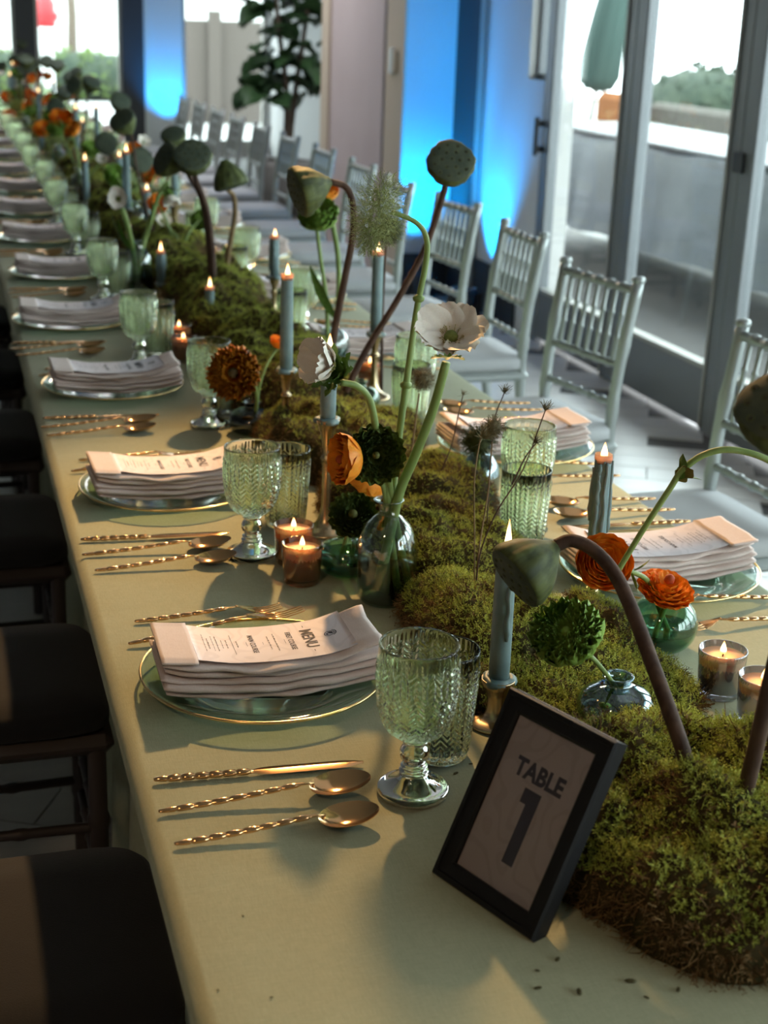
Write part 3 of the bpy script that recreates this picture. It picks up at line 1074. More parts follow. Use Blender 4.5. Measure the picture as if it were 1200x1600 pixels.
def make_menu():
    t = thing('menu_card', '', 'menu')
    xa, xb, hw = -.103, .112, .058

    def zc(x):
        return .0570 + sag(x) * 1.0 + .0035 * max(0, (-.06 - x) / .043) + (.006 * max(0, (x - .07) / .042) ** 1.3)
    rows = []
    for i in range(33):
        x = xa + (xb - xa) * i / 32
        z = zc(x)
        rows.append([(x, -hw, z), (x, hw, z), (x, hw, z - .0008), (x, -hw, z - .0008), (x, -hw, z)])
    mb = MB().grid(rows)
    mb.f += [(0, 1, 2, 3), (32 * 5 + 3, 32 * 5 + 2, 32 * 5 + 1, 32 * 5)]
    link('card', mb.mesh('card', 'menu_paper'), t)
    k = MB()

    def put(vs, fs, xpos, sx=1.0):
        k.add([(xpos + v[1], -v[0] * sx, zc(xpos + v[1]) + .0004) for v in vs], fs)

    def bar(xpos, w, h=.0008, off=0.0):
        m = 8
        for i in range(m):
            a, b = -w / 2 + w * i / m, -w / 2 + w * (i + 1) / m
            put([(off + a, -h / 2, 0), (off + b, -h / 2, 0), (off + b, h / 2, 0), (off + a, h / 2, 0)], [(0, 1, 2, 3)], xpos)

    def words(xpos, w, seed, h=.0019):
        rg = random.Random(seed)
        u = -w / 2
        while u < w / 2 - .002:
            ww = min(rg.uniform(.0035, .009), w / 2 - u)
            v = u
            while v < u + ww - .0006:
                hh = h * rg.choice((.65, .65, .7, 1.0))
                put([(v, -h / 2, 0), (v + .00085, -h / 2, 0), (v + .00085, -h / 2 + hh, 0), (v, -h / 2 + hh, 0)], [(0, 1, 2, 3)], xpos)
                v += .00125
            u += ww + .0016
    put(*text_mesh('MENU', .0235, .0004), .0575, .92)
    bar(.0575, .006, .0009, -.0400)
    bar(.0575, .006, .0009, .0400)
    put(*text_mesh('FIRST COURSE', .0105, .0001), .0325, .85)
    bar(.0245, .014, .0004)
    words(.0120, .056, 1)
    words(.0030, .044, 2)
    bar(-.0060, .008, .0004)
    put(*text_mesh('MAIN COURSE', .0105, .0001), -.0205, .85)
    bar(-.0285, .014, .0004)
    words(-.0415, .022, 3)
    bar(-.0480, .064, .0005)
    words(-.0555, .030, 4)
    words(-.0620, .030, 5, .0012)
    words(-.0690, .052, 6)
    words(-.0745, .052, 7, .0012)
    words(-.0810, .034, 8)
    words(-.0865, .058, 9, .0012)
    link('lettering', k.mesh('lettering', 'ink', False), t)
    # round crest printed at the head of the menu
    e = MB()
    cx = .0865

    def ring(r0, r1, a0, a1, n=24):
        vs, fs = [], []
        for i in range(n + 1):
            a = a0 + (a1 - a0) * i / n
            for r in (r0, r1):
                x = cx + r * math.sin(a)
                vs.append((x, -r * math.cos(a), zc(x) + .0005))
        for i in range(n):
            fs.append((2 * i, 2 * i + 1, 2 * i + 3, 2 * i + 2))
        e.add(vs, fs)
    ring(.0062, .0074, 0, 2 * PI)
    ring(.0, .0050, .8, 3.6)
    ring(.0085, .0100, .5, 2.6)
    ring(.0020, .0046, 4.3, 5.6)
    link('crest', e.mesh('crest', 'ink', False), t)
    return t


# --- cutlery, handle end at the origin, working end towards +X
def handle(L, beads, r0, r1, zf):
    pts, rs = [], []
    for b in range(beads):
        for u in (0.02, .12, .5, .88, .98):
            x = L * (b + u) / beads
            pts.append((x, 0, zf(x)))
            k = r0 + (r1 - r0) * x / L
            if b == 0:
                k *= .55 + .4 * u
            rs.append(k * (.66 if u in (.02, .98) else .93 if u in (.12, .88) else 1.0))
    return pts, rs


def make_spoon(name, L, a, b):
    t = thing(name, '', 'spoon')
    H = .135 * L / .21

    def zf(x):
        return .005 + .012 * (x / H) ** 1.5
    pts, rs = handle(H, 8, .0050, .0042, zf)
    neck = [(H + .004, 0, zf(H) + .0005), (H + .018, 0, .0165), (L - 2 * a + .004, 0, .0115)]
    link('handle', MB().tube(pts + neck, rs + [.0022, .0019, .0026], 10, flat=.75).mesh('handle', 'gold'), t)
    cx = L - a
    mb = MB()
    for side in (0, 1):
        rows = []
        for i in range(9):
            q = i / 8
            row = []
            for j in range(29):
                an = 2 * PI * j / 28
                x = q * a * math.cos(an) * (1 - (.10 * (1 + math.cos(an)) if q > .5 else 0) * (q - .5))
                wy = b * (1.0 - .12 * math.cos(an))
                y = q * wy * math.sin(an)
                z = .0025 + .0115 * q ** 2.2 + .004 * x / a + (.0009 if side else 0)
                row.append((cx + x, y, z))
            rows.append(row)
        mb.grid(rows if side else [list(reversed(r)) for r in rows])
    rim = []
    for j in range(29):
        rim.append(mb.v[8 * 29 + (28 - j)])
    top = [mb.v[9 * 29 + 8 * 29 + j] for j in range(29)]
    mb.grid([rim, top])
    link('bowl', mb.mesh('bowl', 'gold'), t)
    return t


def make_fork(name, L):
    t = thing(name, '', 'fork')
    H = .125 * L / .205

    def zf(x):
        return .005 + .008 * (x / H) ** 1.5
    pts, rs = handle(H, 8, .0050, .0042, zf)
    link('handle', MB().tube(pts + [(H + .004, 0, .0135), (H + .018, 0, .0150)], rs + [.0022, .0020], 10, flat=.75).mesh('handle', 'gold'), t)
    s = H + .014

    def zh(x):
        u = (x - s) / (L - s)
        return .0150 - .0125 * math.sin(min(1, u * 1.35) * PI / 2) + .016 * max(0, u - .45) ** 1.5
    e = s + .030
    mb = MB()
    rows_t, rows_b = [], []
    for i in range(9):
        x = s + (e - s) * i / 8
        w = .0022 + .0098 * math.sin(i / 8 * PI / 2) ** 1.6
        rows_t.append([(x, w * c, zh(x) + .0012 + .001 * c * c) for c in (-1, -.5, 0, .5, 1)])
        rows_b.append([(x, w * c, zh(x) + .001 * c * c) for c in (1, .5, 0, -.5, -1)])
    mb.grid([a + b + a[:1] for a, b in zip(rows_t, rows_b)])
    link('head', mb.mesh('head', 'gold'), t)
    for k in range(4):
        y = -.0105 + .007 * k
        pts = [(e - .002 + (L - e) * u, y * (1 - .05 * u), zh(e + (L - e) * u) + .001) for u in (0, .25, .5, .75, .95, 1)]
        link('tine', MB().tube(pts, [.0016, .0015, .0013, .0011, .0008, .0004], 6, flat=.7).mesh('tine', 'gold'), t)
    return t


def make_knife(L):
    t = thing('table_knife', '', 'knife')
    H = .115
    pts, rs = handle(H, 7, .0055, .0052, lambda x: .0052)
    link('handle', MB().tube(pts + [(H + .004, 0, .005)], rs + [.003], 10, flat=.8).mesh('handle', 'gold'), t)
    rows = []
    for i in range(13):
        u = i / 12
        x = H + .002 + (L - H - .002) * u
        w = .0095 * (math.sin(min(1, u * 4 + .25) * PI / 2)) * (1 - .85 * max(0, (u - .78) / .22) ** 2)
        rows.append([(x, -w + .001 * u, .0046), (x, 0, .0060), (x, w * .75, .0062), (x, w * .78, .0046), (x, 0, .0036), (x, -w + .001 * u, .0046)])
    link('blade', MB().grid(rows).mesh('blade', 'gold'), t)
    return t


# --- pressed glass with a herringbone relief
def herring(z0, z1, cols, rows_, amp):
    def f(r, z, a):
        if z < z0 or z > z1:
            return r
        ca_ = a / (2 * PI) * cols
        fr = abs((ca_ % 1.0) - .5) * 2          # 0..1..0 zigzag across one column
        s = (z - z0) / (z1 - z0) * rows_ + fr * 1.15
        rid = abs((s % 1.0) - .5) * 2
        k = min(1, (z - z0) / .004, (z1 - z) / .004)
        return r + amp * k * (rid - .5)
    return f


def dense(prof, step):
    out = []
    for (r0, z0), (r1, z1) in zip(prof[:-1], prof[1:]):
        n = max(1, int(math.hypot(r1 - r0, z1 - z0) / step))
        for i in range(n):
            out.append((r0 + (r1 - r0) * i / n, z0 + (z1 - z0) * i / n))
    out.append(prof[-1])
    return out


def smooth_prof(prof, n=5):
    return [(max(0, p.x), p.y) for p in (Vector((q[0], q[1], 0)) for q in spline([(r, z, 0) for r, z in prof], n))]


def make_goblet(name='water_goblet', lod=1):
    t = thing(name, '', 'goblet')
    N = 220 if lod else 44
    bowl = smooth_prof([(.0125, .071), (.024, .0755), (.0345, .086), (.0425, .103), (.0465, .125), (.0478, .150), (.0472, .176), (.0468, .190)], 6)
    bowl = dense(bowl, .0013 if lod else .006)
    inner = smooth_prof([(.0440, .191), (.0446, .150), (.0432, .125), (.0390, .105), (.0300, .090), (.0170, .0825), (.0001, .080)], 4)
    inner[-1] = (0, .080)
    lo = [(0, .071)] + bowl + [(.0462, .1925), (.0448, .1925)] + inner
    link('bowl', MB().lathe(lo, N, rmod=herring(.0775, .176, 16, 12, .0038) if lod else None).mesh('bowl', 'pressed_glass'), t)
    stem = smooth_prof([(.0125, .0712), (.0165, .0690), (.0135, .0660), (.0130, .0640), (.0175, .0560), (.0170, .0470), (.0125, .0385), (.0165, .0355), (.0135, .0320), (.0180, .0290), (.0160, .0260)], 4)
    link('stem', MB().lathe([(0, .0712)] + stem + [(0, .026)], 40 if lod else 16).mesh('stem', 'pressed_glass'), t)
    foot = [(0, .0262)] + smooth_prof([(.0160, .0262), (.0220, .0180), (.0330, .0110), (.0415, .0085), (.0432, .0050), (.0415, .0)], 4) + [(.030, .0), (.0150, .0035), (0, .0040)]
    link('foot', MB().lathe(foot, 64 if lod else 24).mesh('foot', 'pressed_glass'), t)
    return t


def make_tumbler(lod=1):
    t = thing('glass_tumbler', '', 'tumbler')
    N = 220 if lod else 44
    out = dense([(.0345, .004), (.0385, .05), (.0420, .10), (.0436, .142)], .0013 if lod else .008)
    prof = [(0, .002), (.028, .002), (.0325, .0)] + out + [(.0430, .1445), (.0415, .1445), (.0398, .10), (.0362, .05), (.0330, .014), (.0300, .012), (0, .011)]
    link('body', MB().lathe(prof, N, rmod=herring(.008, .128, 15, 15, .0038) if lod else None).mesh('body', 'pressed_glass'), t)
    return t


CH, NP, MN = make_charger(), make_napkin(), make_menu()
KN = make_knife(.255)
SP, SS = make_spoon('table_spoon', .256, .039, .0265), make_spoon('dessert_spoon', .238, .037, .0255)
FK, SF = make_fork('dinner_fork', .268), make_fork('salad_fork', .228)
GB, TM = make_goblet(), make_tumbler()

# charger centres: left row, right row
LY = [1.765, 2.61, 3.42, 4.21, 5.03]
LX = [.385, .383, .372, .345, .377]
while LY[-1] < 14.7:
    LY.append(LY[-1] + .82)
    LX.append(.375 + random.uniform(-.012, .012))
RY = [2.02, 2.76, 3.73]
RX = [1.115, 1.15, 1.09]
while RY[-1] < 14.7:
    RY.append(RY[-1] + .82)
    RX.append(1.09 + random.uniform(-.012, .012))
GL = {0: (.495, 1.432), 1: (.470, 2.253), 2: (.544, 3.073), 3: (.468, 3.670), 4: (.475, 4.58)}
TL_ = {0: (.556, 1.512), 1: (.560, 2.390), 2: (.610, 3.175), 3: (.535, 3.790)}
GR = {0: (.985, 2.300), 1: (1.020, 3.070)}
TR_ = {0: (.940, 2.195), 1: (.985, 2.990)}
used = {}
rj = random.Random(21)


def put(proto, key, loc, rz, label, group):
    o = place(proto, used.get(key, 0), loc, rz, label, group)
    used[key] = used.get(key, 0) + 1
    return o


for side, XS, YS in (('left', LX, LY), ('right', RX, RY)):
    sg = 1 if side == 'left' else -1
    rz = 0 if sg > 0 else PI
    sname = 'left' if sg > 0 else 'window-side'
    for k, (cx, cy) in enumerate(zip(XS, YS)):
        wh = '%s place setting on the %s row' % (ORD[k], sname)
        j = lambda s: rj.uniform(-s, s)
        a0 = j(.03)
        put(CH, 'ch', (cx, cy, TZ + .001), j(.5), 'clear green glass charger with gold rim, %s' % wh, 'gold-rimmed glass chargers')
        put(NP, 'np', (cx + sg * .005, cy - sg * .005, TZ + .0005), rz + a0, 'blush linen napkin folded in a bundle, %s' % wh, 'folded blush napkins')
        put(MN, 'mn', (cx + sg * .005, cy - sg * .003, TZ + .0012), rz + a0 + j(.02), 'printed menu card on the napkin, %s' % wh, 'menu cards')
        g = (GL if sg > 0 else GR).get(k, (cx + sg * .105, cy + (-.33 if sg > 0 else .28)))
        put(GB, 'gb', (g[0], g[1], TZ + .0005), j(3), 'green pressed glass goblet, %s' % wh, 'green herringbone goblets')
        tp = (TL_ if sg > 0 else TR_).get(k, (g[0] + sg * .055, g[1] + sg * .085))
        put(TM, 'tm', (tp[0], tp[1], TZ + .0005), j(3), 'green pressed glass tumbler beside the goblet, %s' % wh, 'green herringbone tumblers')
        if k > 9:
            continue
        for P_, key, dx, dy, rot, nm, grp in ((KN, 'kn', -.185, -.245, -.06, 'gold table knife', 'gold knives'), (SP, 'sp', -.190, -.318, .012, 'larger gold spoon beside the knife', 'gold table spoons'),
                                              (SS, 'ss', -.183, -.390, .012, 'smaller outer gold spoon', 'gold dessert spoons'), (SF, 'sf', -.146, .232, .015, 'outer gold fork', 'gold salad forks'),
                                              (FK, 'fk', -.165, .152, .073, 'inner gold fork', 'gold dinner forks')):
            px = cx + sg * (dx + j(.004) * (k > 0))
            py = cy + sg * (dy * (1 if sg > 0 else .95) + j(.006) * (k > 0))
            o = put(P_, key, (px, py, TZ + .0005), rz + rot + j(.03) * (k > 0), '%s with beaded handle, %s' % (nm, wh), grp)
            if key == 'fk':
                o.location.z = TZ + .001
                o.rotation_euler.y = -.075 if sg > 0 else -.075


# ================================================================== table number in its frame
FW, FH, FB, FT = .155, .217, .022, .020
sg_t = thing('table_number_frame', 'black picture frame with TABLE 1 card leaning at the front of the table', 'sign')
sg_t['label'] = 'black framed TABLE 1 sign standing at the front'
ux = Vector((.38, -.925, 0)).normalized()                 # along the lower edge, left to right as read
bk = Vector((.925, .38, 0)).normalized()                  # leaning direction
upv = (Vector((0, 0, .193)) + bk * .101).normalized()
nrm = ux.cross(upv).normalized()
bl = Vector((.460, 1.262, TZ + .002))
sg_t.matrix_world = Matrix(((ux.x, upv.x, nrm.x, bl.x), (ux.y, upv.y, nrm.y, bl.y), (ux.z, upv.z, nrm.z, bl.z), (0, 0, 0, 1)))


def rail(p, q, inner_p, inner_q):
    """mitred moulding between two outer corners"""
    vs = []
    for (o, i) in ((p, inner_p), (q, inner_q)):
        o, i = Vector(o), Vector(i)
        for u, z in ((0, -FT), (0, -.004), (.08, -.0005), (.30, .0), (.36, -.003), (.88, -.0035), (1.0, -.006), (1.0, -FT)):
            w = o.lerp(i, u)
            vs.append((w.x, w.y, z))
    fs = [(k, (k + 1) % 8, 8 + (k + 1) % 8, 8 + k) for k in range(8)]
    return MB().add(vs, fs)


oc = [(0, 0, 0), (FW, 0, 0), (FW, FH, 0), (0, FH, 0)]
ic = [(FB, FB, 0), (FW - FB, FB, 0), (FW - FB, FH - FB, 0), (FB, FH - FB, 0)]
for a in range(4):
    b = (a + 1) % 4
    link('frame_rail', rail(oc[a], oc[b], ic[a], ic[b]).mesh('frame_rail', 'frame_black', False), sg_t)
link('top_edge_line', MB().box(.006, FW - .006, FH - .0005, FH + .0008, -.012, -.008).mesh('top_edge_line', 'frame_line', False), sg_t)
link('card', MB().box(FB - .002, FW - FB + .002, FB - .002, FH - FB + .002, -.012, -.0095).mesh('card', 'sign_paper_shaded', False), sg_t)
link('picture_glass', MB().box(FB - .002, FW - FB + .002, FB - .002, FH - FB + .002, -.0085, -.0075).mesh('picture_glass', 'picture_glass', False), sg_t)
link('backing', MB().box(.006, FW - .006, .006, FH - .006, -FT - .001, -.0125).mesh('backing', 'frame_black', False), sg_t)
easel = MB().box(.062, .094, 0, .16, -.003, 0, 0, Matrix.Translation((0, .006, -FT - .002)) @ Matrix.Translation((0, .16, 0)) @ Matrix.Rotation(math.radians(36), 4, 'X') @ Matrix.Translation((0, -.16, 0)))
link('easel_stand', easel.mesh('easel_stand', 'frame_black', False), sg_t)
vs, fs = text_mesh('TABLE', .0265, .0011)
link('lettering', MB().add([(FW / 2 + v[0] * .92, .146 + v[1], -.0093) for v in vs], fs).mesh('lettering', 'ink', False), sg_t)
num = [(0, 0), (.0155, 0), (.0155, .080), (-.0085, .080), (-.0085, .064), (0, .064)]
link('numeral', MB().add([(FW / 2 - .003 + x, .050 + y, -.0093) for x, y in num], [(0, 1, 2, 5), (5, 2, 3, 4)]).mesh('numeral', 'ink', False), sg_t)


# ================================================================== candles
def flame_parts(root, x, y, z, h=.030, light=0.05, r=.0055):
    prof = [(0, 0), (r * .7, h * .06), (r, h * .22), (r * .85, h * .45), (r * .45, h * .75), (r * .15, h * .93), (0, h)]
    link('flame', MB().lathe(prof, 12).mesh('flame', 'flame'), root, Vector((x, y, z)))
    if light:
        l = lamp('flame_light', 'POINT', (0, 0, 0), light, (1.0, 0.42, 0.12), shadow_soft_size=.006)
        l.parent = root
        l.location = (x, y, z + h * .45)


def candlestick_prof(H):
    return smooth_prof([(.040, 0), (.041, .004), (.036, .009), (.022, .016), (.013, .030), (.0085, .055), (.0075, H * .45), (.0085, H * .62), (.0125, H * .66), (.0085, H * .70), (.0095, H * .80), (.0150, H * .92), (.0205, H * .975), (.0215, H), (.0195, H), (.0145, H - .006), (.0135, H - .02)], 3) + [(0, H - .02)]


def taper_candle(xy, Hs, Lc, label, z0=TZ, seed=0, drips=3, light=.05, holder='tall', fh=.03, r=.0135):
    """a brass candlestick and the taper standing in it, two separate things"""
    x, y = xy
    st = thing('candlestick', 'brass candlestick under the ' + label, 'candlestick', (x, y, z0), 'brass candlesticks')
    if holder == 'tall':
        pr = candlestick_prof(Hs)
    else:
        pr = smooth_prof([(.036, 0), (.037, .004), (.030, .008), (.016, .014), (.014, Hs * .6), (.022, Hs * .9), (.0225, Hs), (.0205, Hs), (.0145, Hs - .006), (.0135, Hs - .014)], 3) + [(0, Hs - .014)]
    link('column', MB().lathe([(0, 0)] + pr, 32).mesh('column', 'brass'), st)
    rg = random.Random(seed)
    t = thing('taper_candle', label, 'candle', (x, y, z0 + Hs - .012), 'burning dusty blue tapers')
    L = Lc + .012
    body = [(0, 0), (r, 0), (r * 1.02, L * .3), (r * .98, L * .7), (r * .93, L - .010)]
    wx = link('wax', MB().lathe(body + [(r * .9, L - .002), (r * .72, L), (r * .55, L - .006), (0, L - .009)], 24,
                           rmod=lambda rr, z, a: rr * (1 + .05 * math.sin(3 * a + seed) * (z > L * .5) + (.10 * math.sin(5 * a + seed) if z > L - .004 else 0))).mesh('wax', 'taper_wax'), t)
    for k in range(drips):
        a = rg.uniform(0, 2 * PI)
        l0, l1 = L * rg.uniform(.90, .99), L * rg.uniform(.15, .7)
        pts = [((r + .0005) * math.cos(a + .1 * math.sin(i * 1.7)), (r + .0005) * math.sin(a + .1 * math.sin(i * 1.7)), l0 + (l1 - l0) * i / 9) for i in range(10)]
        rr = [.002 + .0022 * (i / 9) + rg.uniform(-.0006, .0012) for i in range(9)] + [.0022]
        link('drip', MB().tube(pts, rr, 8).mesh('drip', 'taper_wax'), wx)
    # wax that ran down and set around the socket
    link('wax_pool', MB().lathe([(r, .016), (r + .006, .015), (r + .0095, .011), (r + .008, .006), (r, .008)], 24, closed=True,
                                rmod=lambda rr, z, a: rr * (1 + .10 * math.sin(3 * a + seed * 2) + .06 * math.sin(7 * a))).mesh('wax_pool', 'taper_wax'), wx)
    link('wax_crown', MB().lathe([(r * .93, L - .006), (r * .99, L + .001), (r * .96, L + .007), (r * .90, L + .007), (r * .86, L), (r * .80, L - .004)], 24, closed=True,
                                 rmod=lambda rr, z, a: rr * (1 + .05 * math.sin(4 * a + seed))).mesh('wax_crown', 'wax_crown'), wx)
    link('wick', MB().tube([(0, 0, L - .010), (.0005, 0, L - .002), (.0015, .0005, L + .006)], .0009, 6).mesh('wick', 'wick'), t)
    flame_parts(t, .0008, 0, L - .001, fh, light)
    return t


TAP = [  # candlestick base, socket height, taper length, label, seed, holder, flame height
    ((.655, 1.575), .065, .165, 'dusty blue taper candle behind the TABLE 1 sign', 1, 'low', .055, 2),
    ((0.924, 1.873), 0.095, .165, 'dripping blue taper behind the orange flowers', 5, 'tall', .026, 7),
    ((0.621, 2.338), 0.209, .120, 'blue taper behind the nodding white anemone', 3, 'tall', .032, 3),
    ((0.677, 2.900), 0.164, .195, 'tall slim blue taper left of the white anemone', 4, 'tall', .030, 2),
    ((0.709, 3.992), .035, .105, 'short blue taper on a low holder amid moss', 6, 'low', .034, 3),
    ((0.977, 3.253), 0.160, .190, 'blue taper left of the tall tumblers', 8, 'tall', .028, 2),
    ((0.934, 4.169), 0.140, .115, 'blue taper before the silver chairs in mid-table', 9, 'tall', .028, 3),
    ((0.663, 4.617), .045, .100, 'short blue taper right of the far bottle of flowers', 10, 'low', .036, 4),
    ((0.744, 5.521), .05, .185, 'slim blue taper behind the far bottle of flowers', 11, 'low', .028, 2),
]
for k, (xy, hs, lc, lab, sd, hd, fh, dr) in enumerate(TAP):
    taper_candle(xy, hs, lc, lab, seed=sd, holder=hd, fh=fh, drips=dr, light=.05)


def votive(xy, label, glass='votive_glass', light=.06, z0=TZ, lean=0):
    t = thing('votive_candle', label, 'votive', (xy[0], xy[1], z0 + .0005), 'glass votives', lean)
    link('cup', MB().lathe([(0, 0), (.027, 0), (.0295, .003), (.0335, .066), (.0332, .0675), (.0318, .0675), (.0285, .012), (.026, .009), (0, .009)], 40).mesh('cup', glass), t)
    link('wax', MB().lathe([(0, .010), (.0272, .010), (.0316, .0570), (.0308, .0580), (.012, .0565), (0, .0560)], 32).mesh('wax', 'votive_wax'), t)
    link('wick', MB().tube([(0, 0, .055), (.0005, 0, .062)], .0009, 6).mesh('wick', 'wick'), t)
    flame_parts(t, 0, 0, .0605, .019, light, .0046)
    return t


votive((.524, 2.115), 'front amber votive beside the round green vase')
votive((.531, 2.205), 'amber votive half hidden behind the front left votive')
votive((.990, 1.590), 'pearly votive with orange glow at right, rear of the pair', 'votive_pearl')
votive((1.000, 1.500), 'pearly votive with orange glow at right, front of the pair', 'votive_pearl')
votive((0.588, 3.704), 'front amber votive behind the third goblet')
votive((0.601, 3.859), 'amber votive behind another, near the short taper')
votive((0.998, 3.360), 'glowing votive beside the window-side tumblers')
votive((0.967, 4.909), 'glowing votive before the mid-table tumblers')


# ================================================================== vases
def vase(name, xy, prof, glass, label, water=0.0, z0=TZ, n=48, wmat='vase_water', group=None, th=.0018):
    t = thing(name, label, 'vase', (xy[0], xy[1], z0 + .0005), group)
    P = smooth_prof(prof, 5)
    inner = [(max(0.0005, r - th), z + (th if i == 0 else 0)) for i, (r, z) in enumerate(P)]
    link('body', MB().lathe([(0, P[0][1])] + P + list(reversed(inner)) + [(0, P[0][1] + th * 1.5)], n).mesh('body', glass), t)
    lr, lz = P[-1]
    ring = [(lr - .0006 + .0020 * math.cos(a), lz + .0016 * math.sin(a)) for a in (0, 1.05, 2.1, 3.14, 4.2, 5.2)]
    link('lip', MB().lathe(ring, n, closed=True).mesh('lip', glass), t)
    if water:
        wp = [(0, .003)] + [(max(.0005, r - th * 1.6), z + .002) for r, z in P if z < water]
        wp += [(wp[-1][0], water), (0, water)]
        link('water', MB().lathe(wp, n).mesh('water', wmat), t)
    return t


BOTTLE = [(.030, 0), (.041, .004), (.046, .030), (.0470, .075), (.0455, .100), (.038, .122), (.024, .138), (.0165, .146), (.0155, .158), (.018, .164), (.0225, .167)]
ROUND = [(.020, 0), (.034, .004), (.047, .020), (.051, .040), (.046, .060), (.031, .077), (.018, .083), (.0165, .088), (.0185, .093)]
SQUAT = [(.020, 0), (.040, .004), (.049, .018), (.050, .032), (.042, .046), (.026, .055), (.0165, .058), (.0155, .063), (.019, .069)]
vase('bottle_vase', (0.635, 2.012), BOTTLE, 'vase_glass', 'tall rounded glass bottle vase holding anemones', .070)
vase('round_vase', (0.607, 2.145), SQUAT, 'vase_green', 'squat green glass vase beside the amber votives', .030)
vase('round_vase', (0.624, 3.001), SQUAT, 'vase_smoke', 'smoky round vase holding the mustard flower', .040)
vase('round_vase', (0.983, 1.750), ROUND, 'vase_green', 'round green glass vase holding orange ranunculus', .032)
vase('round_vase', (0.787, 1.499), SQUAT, 'vase_pearl', 'squat pearly vase sunk in moss behind the sign', .0, z0=TZ + .02)
vase('round_vase', (0.966, 2.484), BOTTLE[:0] + [(.024, 0), (.036, .004), (.040, .03), (.036, .06), (.024, .08), (.017, .088), (.018, .1)], 'vase_pearl', 'small teal glass vase holding dried seed heads', .05)
vase('bottle_vase', (.604, 4.72), BOTTLE, 'vase_glass', 'glass bottle vase with white flowers in mid-table', .06)
vase('round_vase', (0.984, 3.687), ROUND, 'vase_glass', 'clear round vase behind the flame of the middle taper', .03)
vase('round_vase', (0.912, 3.154), SQUAT, 'vase_green', 'low green vase behind the nodding white anemone', .02)


# ================================================================== moss runner
def sprigs(kind, count, rg):
    """prototype moss sprigs: stem ribbon with small side leaflets"""
    out = []
    for _ in range(count):
        vs, fs = [], []
        L = 1.0
        bend = rg.uniform(-.35, .35)
        nseg = 4
        pts = [Vector((bend * (i / nseg) ** 2, .12 * math.sin(i), L * i / nseg)) for i in range(nseg + 1)]
        w = .045
        for i, p in enumerate(pts):
            ww = w * (1 - .7 * i / nseg)
            vs += [p + Vector((-ww, 0, 0)), p + Vector((ww, 0, 0))]
        for i in range(nseg):
            fs += [(2 * i, 2 * i + 1, 2 * i + 3), (2 * i, 2 * i + 3, 2 * i + 2)]
        if kind == 'leafy':
            for i in range(1, nseg + 1):
                for s in (-1, 1):
                    a = rg.uniform(0, PI)
                    d = Vector((math.cos(a) * s, math.sin(a) * s, rg.uniform(.35, .9))).normalized()
                    l = rg.uniform(.28, .46) * (1 - .35 * i / nseg)
                    e = d.cross(Vector((0, 0, 1))).normalized() * .075
                    b = pts[i] - Vector((0, 0, .1))
                    k = len(vs)
                    vs += [b - e * .5, b + d * l * .55 + e, b + d * l]
                    fs += [(k, k + 1, k + 2)]
        out.append((np.array([tuple(v) for v in vs]), np.array(fs)))
    return out


_rs = random.Random(3)
LEAFY = sprigs('leafy', 6, _rs)
FIBRE = sprigs('fibre', 4, _rs)


def scatter(points, dirs, lens, protos, name, m):
    """one mesh of sprigs set on the given points along the given directions"""
    V, F = [], []
    off = 0
    which = RNG.integers(0, len(protos), len(points))
    for w, (pv, pf) in enumerate(protos):
        sel = np.where(which == w)[0]
        if not len(sel):
            continue
        d = dirs[sel]
        a = RNG.normal(size=d.shape)
        a -= d * (a * d).sum(1, keepdims=True)
        a /= np.linalg.norm(a, axis=1, keepdims=True)
        b = np.cross(d, a)
        l = lens[sel][:, None, None]
        vv = (pv[None, :, 0:1] * a[:, None, :] + pv[None, :, 1:2] * b[:, None, :] + pv[None, :, 2:3] * d[:, None, :]) * l + points[sel][:, None, :]
        n, k = len(sel), len(pv)
        V.append(vv.reshape(-1, 3))
        F.append((pf[None] + (np.arange(n) * k)[:, None, None] + off).reshape(-1, 3))
        off += n * k
    V, F = np.concatenate(V), np.concatenate(F)
    me = bpy.data.meshes.new(name)
    me.vertices.add(len(V))
    me.vertices.foreach_set('co', V.astype(np.float32).ravel())
    me.loops.add(F.size)
    me.loops.foreach_set('vertex_index', F.astype(np.int32).ravel())
    me.polygons.add(len(F))
    me.polygons.foreach_set('loop_start', np.arange(0, F.size, 3, dtype=np.int32))
    me.update(calc_edges=True)
    me.materials.append(MATS[m])
    return me


